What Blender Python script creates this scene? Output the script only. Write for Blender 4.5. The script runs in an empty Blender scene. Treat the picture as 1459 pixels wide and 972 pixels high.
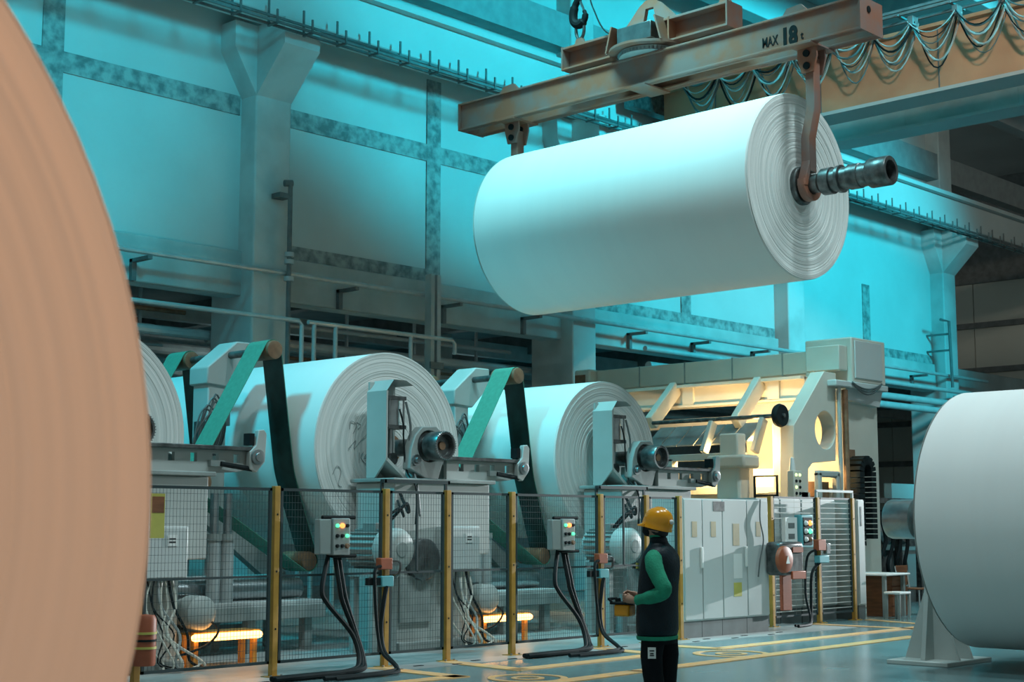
import bpy, bmesh, math, random
from mathutils import Vector, Matrix
random.seed(7)
S = bpy.context.scene
COL = S.collection

# ------------------------------------------------------------------ camera
W, H, FPX, HZ, VPR = 1459, 972, 2124.0, 750.0, 2740.0
CX, CY = W / 2, H / 2
PITCH = math.atan((HZ - CY) / FPX)
YAW = math.atan((VPR - CX) / math.hypot(FPX, HZ - CY))
CAM = Vector((0, 0, 1.575))
FH = Vector((math.cos(YAW), math.sin(YAW), 0))
RT = Vector((math.sin(YAW), -math.cos(YAW), 0))
FW = FH * math.cos(PITCH) + Vector((0, 0, math.sin(PITCH)))
UP = Vector((0, 0, math.cos(PITCH))) - FH * math.sin(PITCH)

def at(x, y, **k):
    """photo pixel -> point of the hall on a plane X=, Y= or Z="""
    d = FW * FPX + RT * (x - CX) - UP * (y - CY)
    a, v = next(iter(k.items())); i = 'XYZ'.index(a)
    return CAM + d * ((v - CAM[i]) / d[i])

cd = bpy.data.cameras.new('camera'); cam = bpy.data.objects.new('camera', cd); COL.objects.link(cam)
cd.sensor_width = 36.0; cd.lens = 36.0 * FPX / W; cd.clip_end = 300
cam.matrix_world = Matrix.Translation(CAM) @ Matrix((RT, UP, -FW)).transposed().to_4x4()
cd.dof.use_dof = True; cd.dof.focus_distance = 20.0; cd.dof.aperture_fstop = 5.0
S.camera = cam

# ------------------------------------------------------------------ world, lights, exposure
wd = bpy.data.worlds.new('hall_ambient'); S.world = wd; wd.use_nodes = True
bg = wd.node_tree.nodes['Background']; bg.inputs[0].default_value = (0.80, 0.96, 0.93, 1); bg.inputs[1].default_value = 0.27
S.view_settings.view_transform = 'Standard'; S.view_settings.look = 'None'
S.view_settings.gamma = 1.0; S.view_settings.use_curve_mapping = False
S.view_settings.exposure = 0.0

def spot(name, loc, target, power, color, angle, blend=0.5, radius=0.3):
    l = bpy.data.lights.new(name, 'SPOT'); l.energy = power; l.color = color
    l.spot_size = math.radians(angle); l.spot_blend = blend; l.shadow_soft_size = radius
    o = bpy.data.objects.new(name, l); COL.objects.link(o); o.location = loc
    o.rotation_euler = (Vector(target) - Vector(loc)).to_track_quat('-Z', 'Y').to_euler()
    return o
# every lamp below hangs under the roof (or, for the low one, on the far right side) outside the picture
CYAN = (0.01, 0.76, 0.96)
spot('cyan_floodlight_offscreen', (27, 6, 14.5), (27, 24.5, 18.0), 17000, CYAN, 66, 0.22, 1.3)
spot('cyan_floodlight_offscreen', (38, 5, 14.5), (38, 24.5, 7.5), 24000, CYAN, 62, 0.5, 1.5)
spot('cyan_floodlight_offscreen', (9, 6, 15.0), (10.5, 24.5, 12.0), 13000, CYAN, 50, 0.6, 1.5)
spot('cyan_floodlight_offscreen', (15, 14.5, 15.5), (18.8, 14.6, 6.6), 7000, (0.30, 0.92, 1.0), 55, 0.5, 1.5)
spot('cyan_floodlight_offscreen', (4, 17, 15.0), (13, 19, 2.0), 6500, CYAN, 60, 0.8, 0.8)
for hx_, hy_ in ((7, 8), (13, 7), (19, 7), (25, 7)):
    spot('hall_lamp_offscreen', (hx_, hy_, 15.7), (hx_, hy_ + 1.5, 0), 2700, (0.76, 0.96, 1.0), 88, 0.6, 0.5)
spot('hall_floodlight_offscreen', (14, 1, 15.5), (31, 12, 11.5), 9000, (1.0, 0.86, 0.70), 40, 0.7, 1.0)
spot('floodlight_right_offscreen', (45, 9.0, 5.7), (18.8, 12.70, 1.1), 36000, (0.92, 0.98, 1.0), 10, 0.6, 0.12)
spot('sodium_lamp_behind_offscreen', (4, -6, 8.5), (0.7, 2.4, 1.4), 2700, (1.0, 0.41, 0.16), 60, 0.8, 0.5)

# ------------------------------------------------------------------ materials
MATS = {}
def mat(name, color, rough=0.5, metal=0.0, var=0.12, scale=3.0, bump=0.0, spec=0.5, emit=None, estr=0.0, dark=None, thr=(0.35, 0.7), stretch=(1, 1, 1)):
    if name in MATS: return MATS[name]
    m = bpy.data.materials.new(name); m.use_nodes = True; nt = m.node_tree; b = nt.nodes['Principled BSDF']
    b.inputs['Roughness'].default_value = rough; b.inputs['Metallic'].default_value = metal; b.inputs['Specular IOR Level'].default_value = spec
    tc = nt.nodes.new('ShaderNodeTexCoord'); mp = nt.nodes.new('ShaderNodeMapping'); mp.inputs['Scale'].default_value = stretch
    nt.links.new(tc.outputs['Object'], mp.inputs['Vector'])
    n = nt.nodes.new('ShaderNodeTexNoise'); n.inputs['Scale'].default_value = scale; n.inputs['Detail'].default_value = 5
    nt.links.new(mp.outputs[0], n.inputs['Vector'])
    r = nt.nodes.new('ShaderNodeValToRGB')
    d = dark if dark else tuple(c * (1 - 2 * var) for c in color)
    r.color_ramp.elements[0].position = thr[0]; r.color_ramp.elements[1].position = thr[1]
    r.color_ramp.elements[0].color = (*d, 1); r.color_ramp.elements[1].color = (*color, 1)
    nt.links.new(n.outputs['Fac'], r.inputs['Fac']); nt.links.new(r.outputs['Color'], b.inputs['Base Color'])
    if bump:
        bp = nt.nodes.new('ShaderNodeBump'); bp.inputs['Strength'].default_value = bump; bp.inputs['Distance'].default_value = 0.02
        n2 = nt.nodes.new('ShaderNodeTexNoise'); n2.inputs['Scale'].default_value = scale * 6
        nt.links.new(mp.outputs[0], n2.inputs['Vector']); nt.links.new(n2.outputs['Fac'], bp.inputs['Height']); nt.links.new(bp.outputs[0], b.inputs['Normal'])
    if emit:
        b.inputs['Emission Color'].default_value = (*emit, 1); b.inputs['Emission Strength'].default_value = estr
    MATS[name] = m; return m

def paper_mat(name, c0, c1, rings):
    m = bpy.data.materials.new(name); m.use_nodes = True; nt = m.node_tree; b = nt.nodes['Principled BSDF']
    b.inputs['Roughness'].default_value = 0.8; b.inputs['Specular IOR Level'].default_value = 0.2
    tc = nt.nodes.new('ShaderNodeTexCoord'); sp = nt.nodes.new('ShaderNodeSeparateXYZ'); nt.links.new(tc.outputs['Object'], sp.inputs[0])
    n = nt.nodes.new('ShaderNodeTexNoise'); n.noise_dimensions = '1D'; n.inputs['Detail'].default_value = 6
    if rings:
        cb = nt.nodes.new('ShaderNodeCombineXYZ'); nt.links.new(sp.outputs['X'], cb.inputs['X']); nt.links.new(sp.outputs['Z'], cb.inputs['Y'])
        ln = nt.nodes.new('ShaderNodeVectorMath'); ln.operation = 'LENGTH'; nt.links.new(cb.outputs[0], ln.inputs[0])
        nt.links.new(ln.outputs['Value'], n.inputs['W']); n.inputs['Scale'].default_value = 16
    else:
        nt.links.new(sp.outputs['Y'], n.inputs['W']); n.inputs['Scale'].default_value = 3.0
    r = nt.nodes.new('ShaderNodeValToRGB'); r.color_ramp.elements[0].position = 0.36; r.color_ramp.elements[1].position = 0.62
    r.color_ramp.elements[0].color = (*c0, 1); r.color_ramp.elements[1].color = (*c1, 1)
    nt.links.new(n.outputs[0], r.inputs['Fac']); nt.links.new(r.outputs['Color'], b.inputs['Base Color'])
    MATS[name] = m; return m

M_PAPER = paper_mat('white_paper', (0.788, 0.798, 0.78), (0.80, 0.81, 0.79), False)
M_RING = paper_mat('wound_paper_edge', (0.60, 0.635, 0.615), (0.74, 0.76, 0.735), True)
M_RINGS = paper_mat('smooth_wound_paper_edge', (0.745, 0.76, 0.74), (0.78, 0.79, 0.77), True)
M_WALL = mat('painted_concrete_wall', (0.56, 0.61, 0.60), 0.8, var=0.05, scale=0.6, bump=0.1)
M_BAND = mat('flaking_concrete_band', (0.36, 0.40, 0.39), 0.9, scale=5, dark=(0.16, 0.19, 0.19), thr=(0.35, 0.62), bump=0.3)
M_COLM = mat('column_concrete', (0.56, 0.61, 0.60), 0.8, scale=1.1, dark=(0.43, 0.47, 0.46), thr=(0.3, 0.6), bump=0.15)
M_BEAMC = mat('concrete_beam', (0.52, 0.56, 0.545), 0.85, scale=1.0, dark=(0.37, 0.40, 0.39), bump=0.15)
M_STEELT = mat('roof_steel', (0.33, 0.36, 0.36), 0.6, var=0.1)
M_ROOF = mat('roof_sheet', (0.50, 0.54, 0.54), 0.7, var=0.08, scale=0.4)
M_DARKST = mat('dark_steel', (0.19, 0.21, 0.21), 0.6, var=0.2)
M_PANEL = mat('cream_wall_panel', (0.60, 0.62, 0.56), 0.7, var=0.04, scale=0.5)
M_FLOOR = mat('teal_epoxy_floor', (0.17, 0.28, 0.29), 0.24, scale=0.7, dark=(0.115, 0.20, 0.21), thr=(0.3, 0.7), bump=0.03)
M_APRON = mat('worn_concrete_floor', (0.45, 0.48, 0.47), 0.35, scale=1.0, dark=(0.29, 0.32, 0.315), bump=0.06)
M_YLINE = mat('worn_yellow_paint', (0.92, 0.47, 0.16), 0.5, scale=6, dark=(0.62, 0.40, 0.22))
M_GREY = mat('grey_machine_paint', (0.43, 0.475, 0.455), 0.5, var=0.06, scale=1.5)
M_GREYD = mat('dirty_grey_paint', (0.34, 0.385, 0.37), 0.6, scale=2.5, dark=(0.21, 0.25, 0.24))
M_CREAM = mat('cream_machine_paint', (0.66, 0.65, 0.57), 0.45, var=0.05, scale=1.5)
M_CAB = mat('cabinet_grey', (0.55, 0.60, 0.59), 0.4, var=0.04, scale=0.8)
M_CABD = mat('cabinet_plinth', (0.16, 0.19, 0.19), 0.6, var=0.15)
M_BLACK = mat('black_rubber', (0.014, 0.022, 0.024), 0.65, var=0.2, spec=0.15)
M_DGREEN = mat('dark_belt_back', (0.016, 0.06, 0.055), 0.35, var=0.3, scale=4)
M_GREEN = mat('green_belt', (0.07, 0.28, 0.20), 0.7, var=0.08, scale=20)
M_STEEL = mat('bare_steel', (0.42, 0.46, 0.47), 0.3, 0.9, var=0.15, scale=6)
M_STEELD = mat('oily_steel', (0.20, 0.22, 0.22), 0.35, 0.8, var=0.3, scale=8)
M_ORANGE = mat('orange_crane_paint', (0.34, 0.125, 0.07), 0.55, scale=2.2, dark=(0.25, 0.17, 0.15), thr=(0.38, 0.6))
M_GIRD = mat('orange_girder_paint', (0.60, 0.34, 0.20), 0.6, var=0.1, scale=1.0)
M_YELLOW = mat('yellow_post_paint', (0.56, 0.30, 0.05), 0.5, scale=6, var=0.15)
M_HELM = mat('orange_helmet_plastic', (0.80, 0.32, 0.01), 0.22, var=0.03)
M_SLEEVE = mat('green_fleece', (0.02, 0.33, 0.19), 0.9, var=0.12, scale=12, bump=0.3)
M_VEST = mat('navy_vest', (0.006, 0.016, 0.024), 0.5, var=0.2, scale=8, bump=0.2, spec=0.22)
M_TROUS = mat('black_trousers', (0.005, 0.008, 0.011), 0.8, var=0.2, scale=8, spec=0.15)
M_SKIN = mat('skin', (0.45, 0.24, 0.16), 0.55, var=0.04)
M_HAIR = mat('dark_hair', (0.012, 0.01, 0.01), 0.6)
M_WHITE = mat('white_label', (0.75, 0.78, 0.76), 0.6, var=0.02)
M_BRASS = mat('brown_collar', (0.28, 0.16, 0.09), 0.5, var=0.2, scale=8)
M_RED = mat('rust_red_plastic', (0.42, 0.10, 0.04), 0.5, var=0.15)
M_TABLE = mat('pale_table_steel', (0.55, 0.59, 0.58), 0.3, var=0.08)
M_PENCIL = mat('pencil_grey', (0.30, 0.34, 0.34), 0.7)
M_BOX = mat('button_box_grey', (0.30, 0.35, 0.34), 0.5, var=0.06)
M_WOOD = mat('brown_wood', (0.28, 0.10, 0.04), 0.6, var=0.2, stretch=(1, 1, 6))
M_PIPE = mat('grey_pipe', (0.50, 0.54, 0.54), 0.45, 0.2, var=0.1)
M_DUCT = mat('grey_duct_paint', (0.42, 0.47, 0.47), 0.45, var=0.1)
M_TEALM = mat('teal_machine_paint', (0.12, 0.45, 0.50), 0.45, var=0.1)
M_GLOWO = mat('amber_tube_glow', (1, 0.55, 0.2), emit=(1.0, 0.42, 0.10), estr=8.0)
M_GLOWW = mat('white_tube_glow', (1, 1, 1), emit=(0.75, 1.0, 1.0), estr=16.0)
M_GLOWY = mat('warm_tube_glow', (1, 0.8, 0.5), emit=(1.0, 0.75, 0.38), estr=6.0)
M_LEDR = mat('red_lamp_lens', (1, 0.2, 0.05), emit=(1.0, 0.22, 0.05), estr=3.0)
M_LEDG = mat('green_lamp_lens', (0.1, 0.9, 0.4), emit=(0.1, 0.9, 0.4), estr=1.5)
M_LEDY = mat('pale_lamp_lens', (0.7, 0.9, 0.4), emit=(0.75, 1.0, 0.45), estr=1.5)
M_WIRE = mat('dark_fence_wire', (0.05, 0.08, 0.085), 0.5)
M_WIREL = mat('pale_fence_wire', (0.45, 0.50, 0.46), 0.4)
M_CABLE = mat('dark_grey_cable', (0.12, 0.15, 0.15), 0.5)
M_CABLEL = mat('pale_cable', (0.42, 0.46, 0.45), 0.5)
M_FRAME = mat('dark_fence_frame', (0.03, 0.055, 0.06), 0.5)
M_SIGNY = mat('yellow_sign', (0.60, 0.55, 0.12), 0.5)

# ------------------------------------------------------------------ mesh builder
class MB:
    def __init__(s): s.v = []; s.f = []
    def add(s, vs, fs):
        b = len(s.v); s.v += [Vector(p) for p in vs]; s.f += [tuple(i + b for i in f) for f in fs]; return s
    def box(s, x0, x1, y0, y1, z0, z1):
        vs = [(x, y, z) for z in (z0, z1) for y in (y0, y1) for x in (x0, x1)]
        return s.add(vs, [(0, 2, 3, 1), (4, 5, 7, 6), (0, 1, 5, 4), (2, 6, 7, 3), (0, 4, 6, 2), (1, 3, 7, 5)])
    def cbox(s, c, sx, sy, sz):
        return s.box(c[0] - sx / 2, c[0] + sx / 2, c[1] - sy / 2, c[1] + sy / 2, c[2] - sz / 2, c[2] + sz / 2)
    def bar(s, p, q, w, h, up=(0, 0, 1)):
        p, q = Vector(p), Vector(q); d = (q - p).normalized(); u = Vector(up)
        if abs(d.dot(u)) > 0.97: u = Vector((0, 1, 0)) if abs(d.y) < 0.9 else Vector((1, 0, 0))
        a = d.cross(u).normalized() * (w / 2); b = a.cross(d).normalized() * (h / 2)
        vs = [o + i * a + j * b for o in (p, q) for j in (-1, 1) for i in (-1, 1)]
        return s.add(vs, [(0, 2, 3, 1), (4, 5, 7, 6), (0, 1, 5, 4), (2, 6, 7, 3), (0, 4, 6, 2), (1, 3, 7, 5)])
    def rings(s, rr, cap=True, closed=False):
        n = len(rr[0]); vs = [p for r in rr for p in r]; fs = []
        m = len(rr)
        for i in range(m if closed else m - 1):
            j = (i + 1) % m
            for k in range(n):
                l = (k + 1) % n
                fs.append((i * n + k, i * n + l, j * n + l, j * n + k))
        if cap and not closed: fs += [tuple(range(n))[::-1], tuple((m - 1) * n + k for k in range(n))]
        return s.add(vs, fs)
    def tube(s, pts, r, n=8, cap=True):
        pts = [Vector(p) for p in pts]; rr = []; ref = None
        for i, p in enumerate(pts):
            d = (pts[min(i + 1, len(pts) - 1)] - pts[max(i - 1, 0)]).normalized()
            if ref is None: ref = Vector((0, 0, 1)) if abs(d.z) < 0.9 else Vector((1, 0, 0))
            a = d.cross(ref)
            a = a.normalized() if a.length > 1e-4 else d.orthogonal().normalized()
            b = a.cross(d).normalized(); ref = b
            R = r[i] if isinstance(r, (list, tuple)) else r
            rr.append([p + R * (math.cos(t) * a + math.sin(t) * b) for t in (2 * math.pi * k / n for k in range(n))])
        return s.rings(rr, cap)
    def cyl(s, p, q, r, n=16, r2=None): return s.tube([p, q], [r, r if r2 is None else r2], n)
    def lathe(s, c, prof, n=32, axis='Y'):
        """profile of (radius, offset along axis) turned about the axis through c"""
        rr = []
        for r, o in prof:
            ring = []
            for k in range(n):
                t = 2 * math.pi * k / n; a, b = r * math.cos(t), r * math.sin(t)
                ring.append({'Y': (c[0] + a, c[1] + o, c[2] + b), 'Z': (c[0] + a, c[1] + b, c[2] + o), 'X': (c[0] + o, c[1] + a, c[2] + b)}[axis])
            rr.append(ring)
        return s.rings(rr)
    def prism(s, poly, axis, a0, a1):
        n = len(poly)
        mk = {'Y': lambda p, a: (p[0], a, p[1]), 'X': lambda p, a: (a, p[0], p[1]), 'Z': lambda p, a: (p[0], p[1], a)}[axis]
        return s.add([mk(p, a) for a in (a0, a1) for p in poly],
                     [tuple(range(n)), tuple(range(2 * n - 1, n - 1, -1))] + [(i, i + n, (i + 1) % n + n, (i + 1) % n) for i in range(n)])
    def ball(s, c, rx, ry, rz, n=14, m=9):
        rr = []
        for i in range(m):
            t = -math.pi / 2 + math.pi * (i + 0.02) / (m - 0.96); 
            rr.append([(c[0] + rx * math.cos(t) * math.cos(2 * math.pi * k / n), c[1] + ry * math.cos(t) * math.sin(2 * math.pi * k / n), c[2] + rz * math.sin(t)) for k in range(n)])
        return s.rings(rr)

def build(name, mb, m, parent=None, origin=None, bev=0.0, smooth=35):
    org = Vector(origin) if origin is not None else (parent_loc(parent) if parent else Vector((0, 0, 0)))
    me = bpy.data.meshes.new(name); me.from_pydata([p - org for p in mb.v], [], mb.f)
    bm = bmesh.new(); bm.from_mesh(me); bmesh.ops.recalc_face_normals(bm, faces=bm.faces); bm.to_mesh(me); bm.free()
    me.materials.append(m); me.shade_smooth(); me.set_sharp_from_angle(angle=math.radians(smooth))
    o = bpy.data.objects.new(name, me); COL.objects.link(o)
    if parent: o.parent = parent; o.location = org - parent_loc(parent)
    else: o.location = org
    if bev:
        b = o.modifiers.new('bevel', 'BEVEL'); b.width = bev; b.segments = 2; b.limit_method = 'ANGLE'
    return o
def parent_loc(o):
    l = Vector((0, 0, 0))
    while o: l = l + o.location; o = o.parent
    return l
def tag(o, label, cat, group=None):
    o['label'] = label; o['category'] = cat
    if group: o['group'] = group
    return o
def thing(name, label, cat, loc, group=None):
    o = bpy.data.objects.new(name, None); COL.objects.link(o); o.location = Vector(loc); o.empty_display_size = 0.2
    return tag(o, label, cat, group)
def single(name, mb, m, label, cat, group=None, bev=0, origin=None):
    if origin is None:
        lo = Vector([min(p[i] for p in mb.v) for i in range(3)]); hi = Vector([max(p[i] for p in mb.v) for i in range(3)])
        origin = Vector(((lo.x + hi.x) / 2, (lo.y + hi.y) / 2, lo.z))
    return tag(build(name, mb, m, None, origin, bev), label, cat, group)
def struct(name, mb, m, parent=None, bev=0):
    o = build(name, mb, m, parent, None, bev)
    if not parent: o['kind'] = 'structure'
    return o
def dup(root, delta, label=None, group=None):
    r = root.copy(); COL.objects.link(r); r.location = root.location + Vector(delta)
    if label: r['label'] = label
    if group: r['group'] = group
    for ch in list(root.children):
        c = ch.copy(); COL.objects.link(c); c.parent = r
        for g in list(ch.children):
            d = g.copy(); COL.objects.link(d); d.parent = c
    return r
def mb(): return MB()
def arc(c, r, a0, a1, n): return [(c[0] + r * math.cos(math.radians(a0 + (a1 - a0) * i / n)), c[1] + r * math.sin(math.radians(a0 + (a1 - a0) * i / n))) for i in range(n + 1)]
def hang(p, q, sag, n=12, side=(0, 0, 0)):
    p, q = Vector(p), Vector(q)
    return [p.lerp(q, i / n) - Vector((0, 0, sag * 4 * (i / n) * (1 - i / n))) + Vector(side) * (4 * (i / n) * (1 - i / n)) for i in range(n + 1)]
def spline(pts, n=6):
    P = [Vector(p) for p in pts]; out = []
    for i in range(len(P) - 1):
        a, b, c, d = P[max(i - 1, 0)], P[i], P[i + 1], P[min(i + 2, len(P) - 1)]
        for k in range(n):
            t = k / n
            out.append(0.5 * ((2 * b) + (c - a) * t + (2 * a - 5 * b + 4 * c - d) * t * t + (3 * b - a - 3 * c + d) * t ** 3))
    return out + [P[-1]]

def plate_with_hole(poly, c, r, y0, y1, n=40):
    bm = bmesh.new()
    vo = [bm.verts.new((p[0], y0, p[1])) for p in poly]; vi = [bm.verts.new((c[0] + r * math.cos(2 * math.pi * k / n), y0, c[1] + r * math.sin(2 * math.pi * k / n))) for k in range(n)]
    es = [bm.edges.new((a[i], a[(i + 1) % len(a)])) for a in (vo, vi) for i in range(len(a))]
    bmesh.ops.triangle_fill(bm, use_beauty=True, edges=es)
    g = bmesh.ops.extrude_face_region(bm, geom=list(bm.faces))
    bmesh.ops.translate(bm, verts=[v for v in g['geom'] if isinstance(v, bmesh.types.BMVert)], vec=(0, y1 - y0, 0))
    bm.verts.ensure_lookup_table(); bm.verts.index_update()
    m = mb(); m.add([v.co.copy() for v in bm.verts], [tuple(v.index for v in f.verts) for f in bm.faces]); bm.free(); return m

# ================================================================== STRUCTURE
fl = struct('floor', mb().box(-12, 70, -12, 44, -0.2, 0), M_FLOOR)
build('concrete_apron', mb().box(2, 21, 12.32, 23.5, 0, 0.006), M_APRON, fl)
def strip(pix, w=0.23):
    P = [at(x, y, Z=0) for x, y in pix]
    for a, b in zip(P, P[1:]):
        d = (b - a).normalized(); n = Vector((-d.y, d.x, 0)) * (w / 2); a2, b2 = a - d * w * 0.4, b + d * w * 0.4
        z = Vector((0, 0, 0.010))
        m = mb(); m.add([a2 - n, b2 - n, b2 + n, a2 + n, a2 - n + z, b2 - n + z, b2 + n + z, a2 + n + z], [(3, 2, 1, 0), (4, 5, 6, 7), (0, 1, 5, 4), (1, 2, 6, 5), (2, 3, 7, 6), (3, 0, 4, 7)])
        build('floor_line', m, M_YLINE, fl)
strip([(540, 953), (650, 965), (450, 986)])
strip([(640, 944), (740, 955), (940, 933)])
strip([(855, 925), (940, 933)])
strip([(958, 921), (1024, 925), (1312, 894)])
strip([(760, 977), (905, 958), (1300, 908)])
strip([(1165, 890), (1310, 897)], 0.17)
strip([(1240, 884), (1330, 891)], 0.17)
for cx_, cy_, r in ((752, 967, 0.42), (1042, 932, 0.48)):
    c = at(cx_, cy_, Z=0); m = mb()
    for r0, r1 in ((r * 0.82, r), (r * 0.28, r * 0.42)):
        rr = [[(c.x + R * math.cos(t), c.y + R * math.sin(t), z) for t in (2 * math.pi * k / 40 for k in range(40))] for R, z in ((r0, 0), (r0, .008), (r1, .008), (r1, 0))]
        m.rings(rr, closed=True)
    build('painted_floor_emblem', m, M_YLINE, fl)
m = mb()
for i in range(26):
    x = 7.6 + i * 0.46; m.box(x, x + 0.13, 12.36 + 0.16 * (i % 2), 12.40 + 0.16 * (i % 2), 0.004, 0.012)
o = build('floor_slots', m, M_BLACK, fl); o['kind'] = 'stuff'

# --- long side wall with columns, bands and a ledge beam
YW, YC = 24.5, 24.0
wall = struct('wall_left', mb().box(2, 48.2, YW, YW + 0.4, 6.2, 17), M_WALL)
build('ledge_beam', mb().box(2, 48.2, YW - 0.12, YW, 6.2, 7.12), M_BEAMC, wall, bev=0.03)
build('ledge_beam', mb().box(48.6, 61.7, YW - 0.12, YW + 0.3, 6.0, 7.1), M_BEAMC, wall, bev=0.03)
for x, zt_ in ((13.65, 11.9), (23.4, 11.9), (33.1, 8.6), (42.9, 9.4)):
    build('vertical_band', mb().box(x - 0.22, x + 0.22, YW - 0.035, YW + 0.01, 7.12, zt_), M_BAND, wall)
for x0, x1 in ((9.1, 13.43), (13.87, 17.9), (18.9, 23.18), (23.62, 27.7)):
    build('horizontal_band', mb().box(x0, x1, YW - 0.03, YW + 0.01, 9.95, 10.35), M_BAND, wall)
for x0, x1 in ((18.9, 23.18), (28.7, 37.5), (43.1, 47.3)):
    build('flaked_strip', mb().box(x0, x1, YW - 0.03, YW + 0.01, 7.12, 7.42), M_BAND, wall)
for i, x in enumerate((8.6, 18.4, 28.2, 38.0, 47.8)):
    struct('concrete_column', mb().box(x - 0.45, x + 0.45, YC, 25.4, 0, 17), M_COLM, bev=0.04)
    struct('column_corbel', mb().prism([(YC, 10.3), (23.1, 11.2), (23.1, 11.75), (YC, 11.75)], 'X', x - 0.45, x + 0.45).prism([(x - .45, 10.3), (x - 1.0, 11.2), (x - 1.0, 11.75), (x - .45, 11.75)], 'Y', YC, YW).prism([(x + .45, 10.3), (x + .45, 11.75), (x + 1.0, 11.75), (x + 1.0, 11.2)], 'Y', YC, YW), M_COLM)
# runway beam for the cranes on the corbels
rb = struct('runway_beam', mb().box(2, 61.7, 23.2, 23.9, 11.75, 12.65), M_WALL, bev=0.03)
build('runway_flange', mb().box(2, 61.7, 23.0, 24.0, 12.65, 12.78), M_WALL, rb)
build('runway_rail', mb().box(2, 61.7, 23.5, 23.6, 12.78, 12.95), M_STEELD, rb)
build('upper_wall_beam', mb().box(2, 61.7, 24.05, 24.5, 13.6, 14.5), M_STEELT, rb)
# roof
cl = struct('ceiling', mb().box(-12, 70, -12, 44, 17, 17.2), M_ROOF)
for y in (-2, 3, 8, 13, 18, 23):
    build('roof_beam', mb().box(2, 61.9, y - 0.25, y + 0.25, 15.9, 17), M_ROOF, cl, bev=0.02)
for x in range(22, 61, 4):
    build('roof_joist', mb().box(x - 0.15, x + 0.15, -8, 24, 16.3, 17), M_STEELT, cl)
# far gable with its cream panels and rails
gb = struct('wall_right', mb().box(62, 62.3, 8, 44, 0, 17), M_DARKST)
zs = [0, 2.2, 4.4, 6.2, 8.4, 10.4, 12.4]
for i in range(6):
    for j in range(8):
        build('wall_panel', mb().box(61.92, 62.02, 9 + j * 4.2, 13.16 + j * 4.2, zs[i] + 0.03, zs[i + 1] - 0.03), M_PANEL, gb)
    build('panel_rail', mb().box(61.75, 61.95, 8, 44, zs[i + 1] - 0.12, zs[i + 1] + 0.12), M_DARKST, gb)
# the low bay beyond the wall
struct('wall_back', mb().box(2, 61.7, 38, 38.3, 0, 8), M_STEELT)
bay = struct('bay_ceiling', mb().box(2, 61.7, 25.4, 38, 7.0, 7.2), M_STEELT)
for x in range(6, 60, 5):
    build('bay_beam', mb().box(x - 0.15, x + 0.15, 25.4, 38, 6.4, 7.0), M_DARKST, bay)
for y in (28.5, 32, 35.5):
    build('bay_beam', mb().box(2, 61.7, y - 0.12, y + 0.12, 6.2, 6.6), M_DUCT, bay)

# ---- pipes along the wall
def pipe(name, pts, r, m, label, n=10, group=None):
    return single(name, mb().tube(pts, r, n), m, label, 'pipe', group)
pz = 6.67
t = thing('wall_pipe', 'long grey horizontal pipe on brackets crossing the columns of the side wall', 'pipe', (20, 23.8, pz))
build('pipe_run', mb().tube([(4, 23.8, pz), (50, 23.8, pz)], 0.055, 10), M_PIPE, t)
for x in (12.2, 15.4, 20.5, 23.6, 26.3, 30.4, 33.2, 36.1, 39.5, 42.5, 45.5):
    build('bracket', mb().box(x - 0.05, x + 0.05, 23.75, 24.38, pz - 0.13, pz - 0.06).box(x - 0.05, x + 0.05, 24.28, 24.38, pz - 0.48, pz - 0.06), M_DARKST, t)
a = at(414, 262, Y=23.7); b = at(408, 480, Y=23.7)
t = thing('riser_pipe', 'thin dark riser pipe standing beside the stained column with a capped top', 'pipe', (a.x, 23.7, b.z))
build('pipe_run', mb().tube([(a.x, 23.7, 4.2), (a.x, 23.7, a.z)], 0.05, 10), M_DARKST, t)
build('cap', mb().tube([(a.x - 0.12, 23.75, a.z), (a.x + 0.05, 23.7, a.z + 0.02)], 0.07, 10), M_DARKST, t)
for zz in (6.85, 6.5, 7.0): build('coupling', mb().cyl((a.x, 23.7, zz), (a.x, 23.7, zz + 0.09), 0.1, 12), M_PIPE, t)
build('wall_clip', mb().box(a.x - 0.28, a.x, 23.68, 23.95, 8.2, 8.3), M_DARKST, t)
p1 = at(186, 427, Y=22.6); p2 = at(430, 462, Y=22.6); p3 = at(439, 463, Y=22.6); p4 = at(648, 487, Y=22.6)
zz = p1.z
pipe('handrail_pipe', [(p1.x, 22.6, zz), (p2.x - .08, 22.6, zz), (p2.x, 22.6, zz - 0.08), (p2.x, 22.6, 0.0)], 0.045, M_PIPE, 'thin pale pipe turning down to the floor in front of the stained column')
t = thing('handrail', 'pale tubular handrail on upright posts behind the middle unwind stand', 'railing', (p3.x, 22.6, 0))
build('top_rail', mb().tube([(p3.x, 22.6, zz), (p4.x - .08, 22.6, zz), (p4.x, 22.6, zz - .08), (p4.x, 22.6, zz - .3)], 0.045, 10), M_PIPE, t)
for x in (p3.x + 0.15, at(478, 480, Y=22.6).x, at(585, 500, Y=22.6).x):
    build('post', mb().cyl((x, 22.6, 0), (x, 22.6, zz), 0.045, 10), M_PIPE, t)
x = at(617, 480, Y=23.6).x
t = thing('service_post', 'beige double service post standing against the wall between two unwind stands', 'post', (x, 23.6, 0))
build('upright', mb().box(x - 0.16, x - 0.05, 23.5, 23.7, 0, 7.1), M_BEAMC, t); build('upright', mb().box(x + 0.03, x + 0.14, 23.5, 23.7, 0, 7.1), M_PIPE, t)
build('tie_plate', mb().box(x - 0.2, x + 0.18, 23.45, 23.5, 5.0, 5.15), M_DARKST, t)
x = at(1400, 500, Y=23.8).x
a = at(1352, 458, Y=23.62); b = at(1356, 552, Y=23.62)
t = thing('drain_pipe', 'thin dark drain pipe bent over at the top on the last column', 'pipe', (a.x, 23.62, b.z))
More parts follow.
